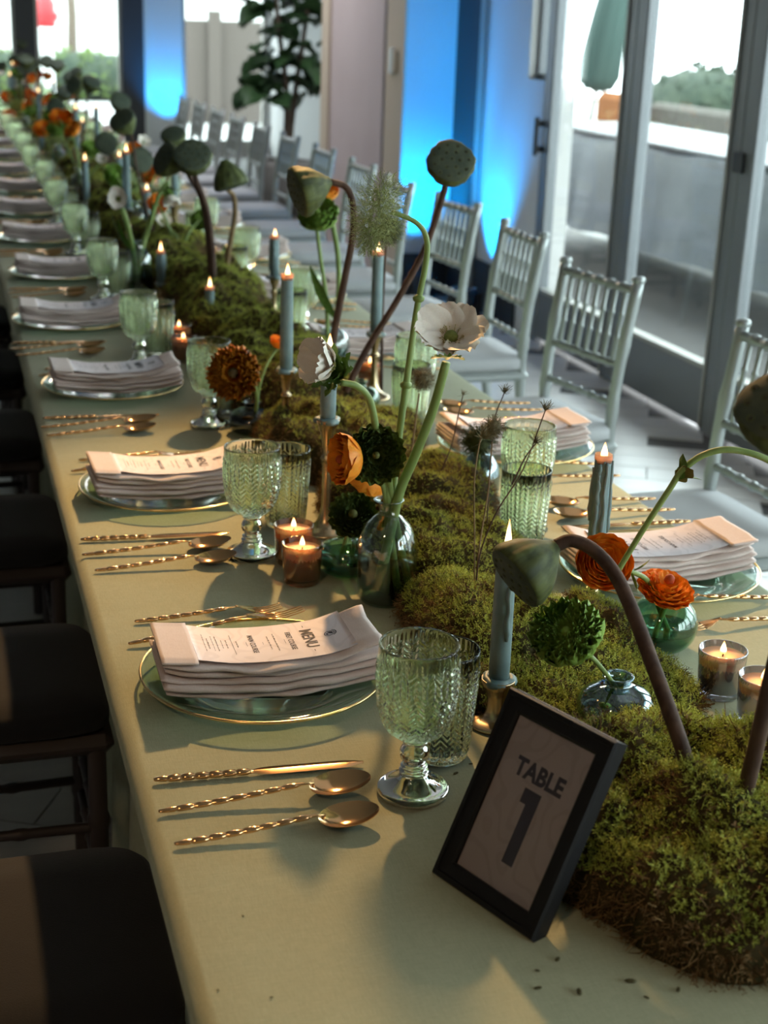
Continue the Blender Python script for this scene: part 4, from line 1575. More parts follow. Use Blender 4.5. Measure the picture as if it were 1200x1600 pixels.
def moss(xy, rx, ry, h, label, seed, dens=1.0, size=.010, rz=0.0, dry=.25, m='moss', link_it=True):
    """a mound of sheet moss: lumpy body of soil and fibre with sprigs growing on it"""
    nr, nt = 22, 56
    rows = []
    for i in range(nr + 1):
        q = i / nr
        row = []
        for j in range(nt + 1):
            a = 2 * PI * (j % nt) / nt
            ca_, sa_ = math.cos(a), math.sin(a)
            R = 1 + .16 * noise.noise(Vector((ca_ * 1.6, sa_ * 1.6, seed * 3.1))) + .07 * noise.noise(Vector((ca_ * 4, sa_ * 4, seed)))
            x, y = q * R * ca_ * rx, q * R * sa_ * ry
            prof_ = (1 - q ** 3.0) ** .5
            z = h * prof_ * (1 + .50 * noise.noise(Vector((x * 12, y * 12, seed * 1.7))) + .22 * noise.noise(Vector((x * 34, y * 34, seed))))
            bul = 1 + .05 * math.sin(q * PI)
            row.append((x * bul, y * bul, max(.0, z)))
        rows.append(row)
    mb = MB().grid(rows)
    me = mb.mesh('moss_body', 'moss_soil')
    nv = len(me.vertices)
    co = np.empty(nv * 3)
    me.vertices.foreach_get('co', co)
    co = co.reshape(-1, 3)
    fa = np.array([f for f in mb.f])
    tri = np.concatenate([fa[:, [0, 1, 2]], fa[:, [0, 2, 3]]])
    A, B, C = co[tri[:, 0]], co[tri[:, 1]], co[tri[:, 2]]
    N = np.cross(B - A, C - A)
    ar = np.linalg.norm(N, axis=1) + 1e-12
    N = N / ar[:, None]
    N[N[:, 2] < 0] *= -1
    total = ar.sum() / 2
    n = int(total / (.0042 ** 2) * dens)
    pick = RNG.choice(len(tri), n, p=ar / ar.sum())
    u, v = RNG.random(n), RNG.random(n)
    fl_ = u + v > 1
    u[fl_], v[fl_] = 1 - u[fl_], 1 - v[fl_]
    P = A[pick] + (B[pick] - A[pick]) * u[:, None] + (C[pick] - A[pick]) * v[:, None]
    nn = N[pick]
    D = nn * 1.0 + RNG.normal(size=nn.shape) * .55 + np.array([0, 0, .25])
    D /= np.linalg.norm(D, axis=1, keepdims=True)
    P = P - nn * .002
    hz = P[:, 2] / h
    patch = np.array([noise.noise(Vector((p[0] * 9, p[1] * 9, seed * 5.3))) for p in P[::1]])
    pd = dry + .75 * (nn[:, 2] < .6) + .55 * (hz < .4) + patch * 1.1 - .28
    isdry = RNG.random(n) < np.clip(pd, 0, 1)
    L = size * RNG.uniform(.6, 1.35, n)
    t = thing('moss_mound', label, 'moss', (xy[0], xy[1], TZ + .0005), 'moss mounds of the runner', rz)
    link('moss_body', me, t)
    g = ~isdry
    if g.sum():
        f = link('moss_sprigs', scatter(P[g], D[g], L[g], LEAFY, 'moss_sprigs', m), t)
        f['kind'] = 'stuff'
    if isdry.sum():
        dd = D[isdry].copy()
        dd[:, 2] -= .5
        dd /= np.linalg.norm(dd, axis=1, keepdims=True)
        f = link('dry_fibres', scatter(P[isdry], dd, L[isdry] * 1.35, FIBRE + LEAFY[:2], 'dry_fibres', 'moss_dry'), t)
        f['kind'] = 'stuff'
    return t


moss((.770, 1.235), .20, .235, .098, 'large moss mound in the front right corner beside the sign', 1, .95, .0125)
moss((.800, 1.630), .17, .16, .045, 'low moss around the squat pearly vase', 2, .85, .012)
moss((.745, 1.790), .125, .13, .078, 'moss mound under the drooping lotus pod', 3, .85, .0115)
moss((.735, 1.890), .100, .15, .060, 'bright moss mound right of the tall bottle vase', 4, .85, .011)
moss((.675, 1.66), .065, .085, .038, 'small moss tuft behind the taper of the sign', 15, .85, .011)
moss((.905, 1.80), .060, .09, .055, 'small moss tuft at the dripping taper', 5, .9, .009, dry=.45)
moss((.775, 2.150), .155, .17, .080, 'moss mound behind the tall bottle vase', 6, .9, .009)
moss((.800, 2.450), .17, .19, .090, 'moss mound between bottle vase and tumblers', 7, .8, .009)
moss((.735, 2.780), .15, .20, .105, 'moss mound behind the middle candlestick', 8, .7, .009)
moss((.860, 2.90), .13, .16, .070, 'moss patch beside the second tumbler pair', 9, .6, .009, dry=.4)
moss((.760, 3.200), .15, .22, .110, 'dark moss mound below the nodding anemone', 10, .6, .010)
moss((.800, 3.60), .16, .24, .10, 'moss mound behind the tall slim taper', 11, .5, .011, dry=.12)
mf = moss((.760, 4.05), .15, .24, .11, 'moss mound right of the short taper', 12, .5, .011, dry=.08)
mg = moss((.800, 4.45), .16, .26, .12, 'moss mound behind the short taper', 13, .45, .012, m='moss_far', dry=.08)
k = 0
yy = 4.9
while yy < 15.2:
    c = copy_tree((mf, mg)[k % 2])
    c.location = (.74 + .05 * math.sin(k * 2.1), yy, TZ + .0005)
    c.rotation_euler = (0, 0, (0, PI)[(k // 2) % 2] + .3 * math.sin(k))
    c['label'] = 'blurred moss mound in the far runner, %s beyond the short tapers' % ORD[k]
    yy += .46
    k += 1
# crumbs of moss fallen on the cloth
for k, (px, py) in enumerate(((0.498, 1.051), (0.534, 1.036), (0.508, 1.076), (0.534, 1.088), (0.250, 1.232), (0.250, 1.099), (0.204, 1.122), (0.589, 1.039), (0.628, 1.016), (0.593, 1.013), (0.559, 1.460), (0.591, 1.519), (0.585, 1.478))):
    s = (.003, .004, .002, .003, .0012, .0014, .0012, .004, .003, .002, .003, .003, .002)[k]
    o = tag(link('moss_crumb', MB().lathe([(0, 0), (s, s * .2), (s * .8, s * .7), (0, s * .9)], 6, Matrix.Diagonal((1.5, .7, .7, 1))).mesh('moss_crumb', 'crumb', False), loc=(px, py, TZ + .0008)), 'tiny dark moss crumb on the front cloth, %s from the left' % ORD[(7, 9, 6, 8, 1, 2, 0, 10, 12, 11, 3, 4, 5)[k]], 'crumb', 'moss crumbs on the cloth')
    o.rotation_euler.z = k * 1.3


# ================================================================== flowers
def stem_part(root, pts, r0, r1, m, name='stem', n=8, knots=()):
    q = spline(pts, 6)
    mb = MB().tube(q, taper(r0, r1, len(q)), n)
    for k in knots:
        p = q[int(k * (len(q) - 1))]
        mb.lathe([(0, -r0 * 1.4), (r0 * 1.35, -r0 * .4), (r0 * 1.5, r0 * .3), (0, r0 * 1.4)], 8, Matrix.Translation(p))
    part(name, mb, m, root)
    return q


def petal_mesh(name, L, W, cup, curl, m, frill=0.0, nu=8, nv=7, notch=0.0):
    """petal growing along +Y from its base, face towards +Z"""
    rows = []
    for i in range(nu + 1):
        u = i / nu
        w = W * (math.sin(PI * (.06 + .80 * u ** .85)) ** .75) * (.45 + .55 * min(1, u * 2.2))
        row = []
        for j in range(nv + 1):
            s = -1 + 2 * j / nv
            y = L * u * (1 - notch * (1 - abs(s)) * (u > .9)) - .06 * L * abs(s) ** 2 * u
            z = cup * (s * s) * W * (1 - .3 * u) + curl * L * u * u + frill * L * u * math.sin(s * 9 + u * 3) * .12 + .03 * L * math.sin(s * 14) * u * .3
            row.append((w * s, y, z))
        rows.append(row)
    return MB().grid(rows).mesh(name, m)


def shell_mesh(name, m, lon=62, lat=112, frill=.0, nu=9, nv=9):
    """cupped petal lying on a unit ball around the origin, base at -Z"""
    rows = []
    for i in range(nu + 1):
        u = i / nu
        la = math.radians(12 + (lat - 12) * u)
        hw = math.radians(lon) * (math.sin(PI * (.10 + .76 * u)) ** .6)
        row = []
        for j in range(nv + 1):
            s = -1 + 2 * j / nv
            lo = hw * s
            lat2 = la - .16 * s * s * u
            rr = 1 + .06 * s * s * u + frill * u ** 2 * math.sin(s * 8 + u * 2) + .06 * u ** 4
            row.append((rr * math.sin(lat2) * math.sin(lo), rr * math.sin(lat2) * math.cos(lo), -rr * math.cos(lat2)))
        rows.append(row)
    return MB().grid(rows).mesh(name, m)


SHELL = {}


def ranunculus(root, c, d, R, m, heart, rings=6, frill=.03, open_=1.0, per=7, seed=0, lat=112, heart_r=.22, lon=62, m_out=None, shrink=.80):
    """layers of cupped petals around an axis; every petal is a part"""
    for mm in (m, m_out or m):
        if (mm, frill, lat, lon) not in SHELL:
            SHELL[(mm, frill, lat, lon)] = shell_mesh('petal', mm, lon, lat, frill)
    rg = random.Random(seed)
    base = axis_matrix(Vector(c) - root.location, d)
    for i in range(rings):
        q = 1 - i / rings * shrink
        key = (m_out if m_out and i < 3 else m, frill, lat, lon)
        for k in range(per - (1 if i > rings // 2 else 0)):
            a = 2 * PI * (k + .5 * (i % 2)) / per + rg.uniform(-.2, .2)
            til = (.50 * q * open_ + rg.uniform(-.10, .10))
            M = base @ Matrix.Rotation(a, 4, 'Z') @ Matrix.Translation((0, 0, -R * .55)) @ Matrix.Rotation(-til * .55, 4, 'X') @ Matrix.Translation((0, 0, R * .55)) @ Matrix.Diagonal((R * q, R * q, R * (.55 + .42 * q), 1))
            link('petal', SHELL[key], root, M=M)
    link('heart', MB().lathe([(0, -R * .3), (R * heart_r, -R * .1), (R * heart_r * .9, R * .10), (R * heart_r * .5, R * .2), (0, R * .23)], 14).mesh('heart', heart), root, M=base)
    link('sepal', MB().lathe([(R * .12, -R * 1.02), (R * .30, -R * .98), (R * .50, -R * .86), (R * .42, -R * .93)], 10).mesh('sepal', 'leaf_green'), root, M=base)


PET = {}


def anemone(root, c, d, R, seed=0, n=7, cup=.25, curl=.12):
    if 'an' not in PET:
        PET['an'] = petal_mesh('petal', 1.0, .46, .22, .10, 'anemone_petal', .5)
    rg = random.Random(seed)
    base = axis_matrix(Vector(c) - root.location, d, seed)
    for k in range(n):
        a = 2 * PI * k / n + rg.uniform(-.12, .12)
        s = R * rg.uniform(.92, 1.06)
        M = base @ Matrix.Rotation(a, 4, 'Z') @ Matrix.Translation((0, R * .06, -.002 * (k % 2))) @ Matrix.Rotation(cup + rg.uniform(-.12, .12) + .08 * (k % 2), 4, 'X') @ Matrix.Rotation(rg.uniform(-.15, .15), 4, 'Y') @ Matrix.Scale(s, 4)
        link('petal', PET['an'], root, M=M)
    link('heart', MB().lathe([(0, -R * .06), (R * .16, 0), (R * .19, R * .08), (R * .15, R * .18), (0, R * .22)], 16).mesh('heart', 'anemone_heart'), root, M=base)
    st = MB()
    for k in range(44):
        a = rg.uniform(0, 2 * PI)
        r1, z1 = R * rg.uniform(.24, .34), R * rg.uniform(.08, .22)
        p, q = Vector((R * .15 * math.cos(a), R * .15 * math.sin(a), 0)), Vector((r1 * math.cos(a), r1 * math.sin(a), z1))
        st.tube([p, q], .0004, 4)
        st.lathe([(0, -.0011), (.0010, 0), (0, .0011)], 5, Matrix.Translation(q))
    o = link('stamens', st.mesh('stamens', 'stamen'), root, M=base)
    o['kind'] = 'stuff'


def leaf_blade(L, W, m, lobes=0, name='leaf', bend=.3):
    rows = []
    for i in range(13):
        u = i / 12
        w = W * math.sin(PI * min(1, .04 + .94 * u)) ** .8
        if lobes:
            w *= .45 + .55 * abs(math.sin(u * PI * lobes))
        rows.append([(w * s, L * u, bend * L * u * u * (-1) + .18 * w * abs(s)) for s in (-1, -.5, 0, .5, 1)])
    return MB().grid(rows).mesh(name, m)


FEATHER = leaf_blade(1.0, .30, 'leaf_green', 4)
BLADE = leaf_blade(1.0, .085, 'leaf_green', 0)


def collar(root, c, d, size, n=7, seed=0, me=None, spread=.9):
    rg = random.Random(seed)
    base = axis_matrix(Vector(c) - root.location, d)
    for k in range(n):
        M = base @ Matrix.Rotation(2 * PI * k / n + rg.uniform(-.2, .2), 4, 'Z') @ Matrix.Rotation(spread + rg.uniform(-.3, .3), 4, 'X') @ Matrix.Scale(size * rg.uniform(.8, 1.2), 4)
        link('leaf', me or FEATHER, root, M=M)


POD = {}


def pod_meshes():
    prof = smooth_prof([(.0085, 0), (.013, .006), (.024, .018), (.036, .034), (.043, .050), (.0455, .060), (.0450, .066), (.0430, .069)], 4)
    body = MB().lathe([(0, 0)] + prof, 60, rmod=lambda r, z, a: r * (1 + .022 * math.sin(13 * a) * min(1, z / .03) + .03 * math.sin(4 * a + 1) * (z > .05))).mesh('pod', 'pod_green')
    face = MB().lathe([(.0430, .069), (.040, .0705), (.025, .0725), (0, .0735)], 60, rmod=lambda r, z, a: r * (1 + .03 * math.sin(4 * a + 1))).mesh('seed_face', 'pod_face')
    rg = random.Random(2)
    pits, seeds = MB(), MB()
    spots = [(0, 0)] + [(.017 * math.cos(2 * PI * k / 6), .017 * math.sin(2 * PI * k / 6)) for k in range(6)] + [(.032 * math.cos(2 * PI * k / 11), .032 * math.sin(2 * PI * k / 11)) for k in range(11)]
    for (x, y) in spots:
        x += rg.uniform(-.0015, .0015)
        y += rg.uniform(-.0015, .0015)
        z = .0735 - 1.6 * (x * x + y * y)
        M = Matrix.Translation((x, y, z - .0008))
        pits.lathe([(.0026, .0), (.0036, .0012), (.0043, .0004)], 10, M)
        seeds.lathe([(.0026, .0), (.0018, .0012), (0, .0017)], 10, M)
    return body, face, pits.mesh('seed_rims', 'pod_green'), seeds.mesh('seeds', 'pod_seed')


def lotus(root, apex, d, R, roll=0.0):
    """seed pod whose pointed end sits on apex and whose flat face looks along d"""
    if not POD:
        POD['m'] = pod_meshes()
    k = R / .0455
    M = axis_matrix(Vector(apex) - root.location, d, roll) @ Matrix.Scale(k, 4)
    link('pod', POD['m'][0], root, M=M)
    fc = link('seed_face', POD['m'][1], root, M=M)
    link('seed_rims', POD['m'][2], fc)
    link('seeds', POD['m'][3], fc)


def flower(name, label, cat, pts, group=None):
    return thing(name, label, cat, pts[0], group)


def seed_ball(root, c, R, m, seed=0, n=260, spike=.45):
    rg = np.random.default_rng(seed)
    d = rg.normal(size=(n, 3))
    d /= np.linalg.norm(d, axis=1, keepdims=True)
    c = np.array(Vector(c) - root.location)
    o = link('seed_head', scatter(c + d * R * (1 - spike), d, np.full(n, R * spike * 1.15), LEAFY, 'seed_head', m), root)
    link('core', MB().lathe([(0, -R * .68), (R * .48, -R * .48), (R * .68, 0), (R * .48, R * .48), (0, R * .68)], 12).mesh('core', m), root, Vector(c))
    return o


def tuft(root, c, d, R, m, seed=0, n=40):
    rg = np.random.default_rng(seed)
    v = rg.normal(size=(n, 3)) * .55 + np.array(Vector(d).normalized())
    v /= np.linalg.norm(v, axis=1, keepdims=True)
    c = np.array(Vector(c) - root.location)
    link('seed_head', scatter(np.repeat(c[None], n, 0), v, R * rg.uniform(.7, 1.2, n), FIBRE, 'seed_head', m), root)


CAMV = Vector((-.28, -.90, .36))
# --- drooping lotus pod in the foreground
pts = [(0.749, 1.227, 0.845), (0.735, 1.250, 0.899), (0.729, 1.310, 0.956), (0.729, 1.370, 0.997), (0.727, 1.420, 1.025), (0.711, 1.450, 1.045), (0.690, 1.465, 1.052), (0.673, 1.470, 1.045)]
r = flower('lotus_pod', 'large green lotus pod drooping on a thick brown stem in front', 'lotus pod', pts, 'lotus pods')
stem_part(r, pts, .0088, .0080, 'stem_brown', n=12)
lotus(r, pts[-1], (-.86, -.18, -.52), .043)
# --- dark pod at the right edge and the second stem beside it
pts = [(0.782, 1.183, 0.845), (0.779, 1.165, 0.937), (0.778, 1.150, 1.038), (0.776, 1.120, 1.159), (0.753, 1.100, 1.231), (0.725, 1.090, 1.270)]
r = flower('lotus_pod', 'dark lotus pod cut off by the right edge of the picture', 'lotus pod', pts, 'lotus pods')
stem_part(r, pts, .0090, .0075, 'stem_brown', n=12)
lotus(r, pts[-1], (-.45, -.35, .75), .043)
pts = [(0.838, 1.235, 0.845), (0.854, 1.240, 0.945), (0.893, 1.250, 1.074), (0.924, 1.260, 1.171)]
r = flower('lotus_pod', 'brown pod stem rising out of the picture at the lower right', 'lotus pod', pts, 'lotus pods')
stem_part(r, pts, .0085, .0075, 'stem_brown', n=12)
lotus(r, pts[-1], (.3, -.4, .8), .042)
# --- upright lotus pod against the blue wall, drooping pod left of it
pts = [(0.814, 2.920, 0.865), (0.857, 2.920, 0.954), (0.916, 2.900, 1.065), (0.965, 2.880, 1.173), (0.990, 2.860, 1.273), (0.998, 2.850, 1.324)]
r = flower('lotus_pod', 'upright lotus pod facing us in front of the blue-lit wall', 'lotus pod', pts, 'lotus pods')
stem_part(r, pts, .0075, .0062, 'stem_brown', n=10)
lotus(r, pts[-1], (-.16, -.72, .52), .049)
pts = [(0.772, 2.930, 0.825), (0.783, 2.920, 0.975), (0.799, 2.900, 1.108), (0.812, 2.890, 1.202), (0.809, 2.880, 1.262), (0.794, 2.880, 1.302), (0.759, 2.880, 1.315)]
r = flower('lotus_pod', 'lotus pod bent over to the left above the middle taper', 'lotus pod', pts, 'lotus pods')
stem_part(r, pts, .0080, .0066, 'stem_brown', n=10)
lotus(r, pts[-1], (-.92, -.10, -.28), .050)
# --- pair of pods and a third one in mid-table
pts = [(0.776, 4.300, 0.806), (0.773, 4.300, 0.942), (0.754, 4.280, 1.077), (0.723, 4.270, 1.161), (0.714, 4.270, 1.193)]
r = flower('lotus_pod', 'dark round lotus pod, right of the joined mid-table pair', 'lotus pod', pts, 'lotus pods')
stem_part(r, pts, .010, .007, 'stem_brown')
lotus(r, pts[-1], (-.15, -.65, .55), .055)
pts = [(0.775, 4.340, 0.799), (0.768, 4.330, 0.956), (0.745, 4.310, 1.101), (0.709, 4.300, 1.171), (0.689, 4.300, 1.200)]
r = flower('lotus_pod', 'dark lotus pod turned left, left of the joined mid-table pair', 'lotus pod', pts, 'lotus pods')
stem_part(r, pts, .009, .007, 'stem_brown')
lotus(r, pts[-1], (-.75, -.3, .35), .050)
pts = [(0.845, 4.500, 0.767), (0.858, 4.500, 0.909), (0.874, 4.480, 1.022), (0.870, 4.460, 1.093), (0.846, 4.440, 1.122)]
r = flower('lotus_pod', 'green lotus pod on a pale brown stem near the silver chairs', 'lotus pod', pts, 'lotus pods')
stem_part(r, pts, .009, .007, 'stem_dry')
lotus(r, (0.834, 4.440, 1.210), (.25, -.2, -.9), .055)

# --- the tall bottle vase: two anemones, dark and orange ranunculus, drooping feathery stem
pts = [(0.613, 1.990, 0.788), (0.632, 2.000, 0.859), (0.649, 2.005, 0.940), (0.670, 2.000, 1.000), (0.692, 1.990, 1.074), (0.706, 1.980, 1.149)]
r = flower('white_anemone', 'white anemone wide open at the top of the bottle vase', 'flower', pts, 'white anemones')
stem_part(r, pts, .0082, .0068, 'stem_green', n=10)
anemone(r, (0.708, 1.970, 1.186), (-.22, -.52, .83), .058, 1, 9, .30)
collar(r, (0.708, 1.978, 1.157), (-.1, -.2, 1), .028, 6, 2, None, .5)
pts = [(0.655, 2.010, 0.773), (0.641, 2.010, 0.855), (0.632, 2.010, 0.934), (0.618, 2.000, 0.995), (0.604, 1.990, 1.046), (0.589, 1.980, 1.096), (0.566, 1.970, 1.120), (0.540, 1.965, 1.128)]
r = flower('white_anemone', 'nodding white anemone with feathery green collar, turned left', 'flower', pts, 'white anemones')
stem_part(r, pts, .0062, .0050, 'stem_green', n=10)
anemone(r, (0.526, 1.960, 1.154), (-.88, -.22, .30), .052, 4, 8, .75)
collar(r, (0.543, 1.964, 1.137), (-.6, -.3, .4), .046, 10, 5, None, 1.0)
pts = [(0.677, 2.020, 0.778), (0.658, 2.020, 0.850), (0.637, 2.010, 0.934), (0.628, 2.000, 0.969), (0.614, 1.985, 0.997)]
r = flower('ranunculus', 'dark green ranunculus facing us above the bottle neck', 'flower', pts, 'ranunculus')
stem_part(r, pts, .0065, .0055, 'stem_green')
ranunculus(r, (0.599, 1.970, 1.013), (-.18, -.95, .22), .036, 'dark_petal', 'dark_heart', 10, .08, 1.35, 9, 1, 104, .16, 45, 'olive_petal', .78)
pts = [(0.633, 2.000, 0.776), (0.634, 2.010, 0.855), (0.629, 2.010, 0.929), (0.612, 2.000, 0.970), (0.574, 1.990, 0.989)]
r = flower('ranunculus', 'orange ranunculus hanging left in front of the brass candlestick', 'flower', pts, 'ranunculus')
stem_part(r, pts, .0045, .0038, 'stem_green')
ranunculus(r, (0.548, 1.985, 1.005), (-.88, -.2, .10), .032, 'orange_petal', 'orange_heart', 5, .05, .9, 6, 2)
pts = [(0.637, 2.020, 0.771), (0.641, 2.020, 0.851), (0.643, 2.020, 0.930), (0.655, 2.040, 1.010), (0.675, 2.060, 1.138), (0.690, 2.080, 1.213), (0.705, 2.090, 1.284), (0.702, 2.090, 1.320), (0.684, 2.090, 1.341), (0.647, 2.090, 1.356)]
r = flower('amaranth_stem', 'tall jointed stem with a drooping feathery pale green head', 'flower', pts)
stem_part(r, pts, .0066, .0036, 'stem_green', n=10, knots=(.42, .58))
n = 1500
top_, bot_ = np.array((0.636, 2.090, 1.394)), np.array((0.613, 2.090, 1.309))
u = RNG.random(n) ** .8
ax = top_[None] * (1 - u)[:, None] + bot_[None] * u[:, None]
rad = .046 * np.sin(PI * (.12 + .80 * u)) ** .8
dv = RNG.normal(size=(n, 3))
dv /= np.linalg.norm(dv, axis=1, keepdims=True)
pp = ax + dv * (rad * RNG.uniform(.2, 1, n))[:, None] - np.array(r.location)
f = link('plume', scatter(pp, dv, RNG.uniform(.006, .013, n), LEAFY, 'plume', 'fluff_green'), r)
f['kind'] = 'stuff'

# --- squat green vase
pts = [(0.591, 2.130, 0.779), (0.599, 2.125, 0.822), (0.609, 2.120, 0.856)]
r = flower('ranunculus', 'small dark green ranunculus in the squat green vase', 'flower', pts, 'ranunculus')
stem_part(r, pts, .0042, .0038, 'stem_green')
ranunculus(r, (0.606, 2.110, 0.873), (-.2, -.75, .62), .032, 'dark_petal', 'dark_heart', 9, .08, 1.2, 8, 3, 106, .24, 45, 'olive_petal', .74)
pts = [(0.613, 2.140, 0.771), (0.623, 2.150, 0.828), (0.636, 2.160, 0.882), (0.650, 2.170, 0.902)]
r = flower('ranunculus', 'orange ranunculus half hidden behind the dark green one', 'flower', pts, 'ranunculus')
stem_part(r, pts, .0042, .0038, 'stem_green')
ranunculus(r, (0.643, 2.170, 0.913), (-.3, .3, -.6), .034, 'orange_petal', 'orange_heart', 5, .05, .9, 6, 4)

# --- green ranunculus in the pearly vase
pts = [(0.814, 1.510, 0.792), (0.793, 1.500, 0.823), (0.753, 1.485, 0.873), (0.723, 1.475, 0.904)]
r = flower('ranunculus', 'frilly bright green ranunculus in the pearly vase behind the sign', 'flower', pts, 'ranunculus')
stem_part(r, pts, .0034, .0032, 'stem_green')
ranunculus(r, (0.693, 1.465, 0.934), (-.45, -.40, .78), .036, 'green_petal', 'green_petal', 10, .14, .95, 10, 5, 122, .2, 42)

# --- round green vase on the right
pts = [(1.001, 1.750, 0.771), (0.971, 1.745, 0.827), (0.943, 1.735, 0.875), (0.908, 1.725, 0.897), (0.880, 1.715, 0.908)]
r = flower('ranunculus', 'orange ranunculus behind the curved lotus stem', 'flower', pts, 'ranunculus')
stem_part(r, pts, .0042, .0038, 'stem_green')
ranunculus(r, (0.854, 1.700, 0.925), (-.25, -.85, .45), .033, 'orange_petal', 'orange_heart', 7, .03, 1.0, 6, 6)
collar(r, (0.908, 1.725, 0.897), (.6, 0, -.5), .035, 3, 3, BLADE, .7)
pts = [(0.963, 1.740, 0.779), (0.973, 1.735, 0.826), (0.976, 1.730, 0.858)]
r = flower('ranunculus', 'open orange ranunculus on top of the round green vase', 'flower', pts, 'ranunculus')
stem_part(r, pts, .0042, .0038, 'stem_green')
ranunculus(r, (0.972, 1.725, 0.880), (.05, -.35, .92), .034, 'orange_petal', 'orange_heart', 6, .07, 2.0, 7, 7, 96)
pts = [(0.849, 1.660, 0.915), (0.860, 1.650, 0.949), (0.875, 1.630, 1.002), (0.893, 1.610, 1.057), (0.903, 1.600, 1.085), (0.925, 1.590, 1.108), (0.957, 1.580, 1.117), (1.004, 1.570, 1.106), (1.055, 1.560, 1.075)]
r = flower('nodding_anemone', 'arching green stem with a leafy knot, head out of the frame', 'flower', pts)
q = stem_part(r, pts, .0040, .0046, 'stem_green', n=10)
for k, (aa, sz, mm) in enumerate(((.1, .036, 'leaf_green'), (1.3, .030, 'bud_brown'), (2.9, .034, 'leaf_green'), (4.2, .030, 'leaf_green'), (5.3, .028, 'bud_brown'))):
    me = leaf_blade(1.0, .42, mm, 2)
    link('leaf', me, r, M=axis_matrix(Vector((0.898, 1.605, 1.071)) - r.location, (.62, -.06, .55)) @ Matrix.Rotation(aa, 4, 'Z') @ Matrix.Rotation(1.15, 4, 'X') @ Matrix.Scale(sz, 4))
anemone(r, (1.079, 1.555, 1.055), (.5, -.2, -.6), .05, 2)

# --- mustard flower in the smoky vase, small orange bud beside it
pts = [(0.626, 2.980, 0.777), (0.630, 2.975, 0.845), (0.621, 2.965, 0.881), (0.601, 2.950, 0.900)]
r = flower('marigold', 'mustard yellow pompom flower in the smoky vase', 'flower', pts)
stem_part(r, pts, .0040, .0036, 'stem_green')
ranunculus(r, (0.569, 2.930, 0.913), (-.40, -.85, .25), .045, 'mustard_petal', 'mustard_heart', 9, .13, 1.05, 13, 8, 116, .26, 26, None, .72)
pts = [(0.632, 2.990, 0.774), (0.636, 2.990, 0.851), (0.651, 2.990, 0.907), (0.675, 3.000, 0.941), (0.687, 3.000, 0.945)]
r = flower('ranunculus', 'small orange bud on a hooked stem left of the tall taper', 'flower', pts, 'ranunculus')
stem_part(r, pts, .0040, .0034, 'stem_green')
ranunculus(r, (0.684, 3.000, 0.964), (.2, -.3, .8), .017, 'orange_petal', 'orange_heart', 3, .05, .8, 6, 9)

# --- clear vase behind the middle flame
pts = [(0.968, 3.660, 0.775), (0.961, 3.660, 0.922), (0.939, 3.650, 1.042), (0.924, 3.640, 1.126)]
r = flower('ranunculus', 'green ranunculus below the bent lotus pod', 'flower', pts, 'ranunculus')
stem_part(r, pts, .0055, .0050, 'stem_green')
ranunculus(r, (0.926, 3.630, 1.156), (-.3, -.5, .7), .042, 'green_petal', 'green_petal', 6, .09, 1.2, 7, 10)
pts = [(0.984, 3.680, 0.770), (0.998, 3.680, 0.918), (0.995, 3.680, 1.036), (0.970, 3.680, 1.153), (0.959, 3.680, 1.183)]
r = flower('ranunculus', 'red-orange bud behind the bent lotus pod', 'flower', pts, 'ranunculus')
stem_part(r, pts, .0065, .0075, 'stem_green')
ranunculus(r, (0.959, 3.690, 1.208), (0, -.3, .8), .030, 'orange_petal', 'orange_heart', 4, .05, .8, 6, 11)
link('leaf', BLADE, r, M=axis_matrix(Vector((0.992, 3.660, 0.870)) - r.location, (-.5, -.6, .1)) @ Matrix.Rotation(.3, 4, 'Z') @ Matrix.Rotation(.9, 4, 'X') @ Matrix.Scale(.17, 4))
# --- scabiosa and dried seed heads
pts = [(1.011, 3.300, 0.766), (1.007, 3.300, 0.973), (1.010, 3.300, 1.119)]
r = flower('scabiosa', 'dark green scabiosa pod beside the feathery plume', 'flower', pts, 'scabiosa')
stem_part(r, pts, .0045, .0030, 'stem_brown')
seed_ball(r, (1.015, 3.300, 1.159), .036, 'scabiosa_green', 1)
pts = [(0.778, 2.350, 0.863), (0.783, 2.350, 0.929), (0.790, 2.350, 1.005)]
r = flower('scabiosa', 'dry brown scabiosa ball left of the white anemone stem', 'flower', pts, 'scabiosa')
stem_part(r, pts, .0022, .0016, 'stem_dry')
seed_ball(r, (0.796, 2.350, 1.031), .0225, 'scabiosa', 2)
pts = [(0.954, 2.460, 0.775), (0.949, 2.450, 0.830), (0.944, 2.440, 0.865)]
r = flower('scabiosa', 'dark green scabiosa pod in the small teal vase', 'flower', pts, 'scabiosa')
stem_part(r, pts, .0030, .0026, 'stem_green')
seed_ball(r, (0.937, 2.430, 0.887), .035, 'scabiosa_green', 3)
pts = [(0.743, 1.900, 0.817), (0.753, 1.920, 0.879), (0.773, 1.950, 0.950), (0.783, 1.970, 1.025)]
r = flower('scabiosa', 'dry round scabiosa head in front of the goblet', 'flower', pts, 'scabiosa')
stem_part(r, pts, .0016, .0012, 'stem_dry')
seed_ball(r, (0.784, 1.970, 1.048), .0185, 'scabiosa', 4)
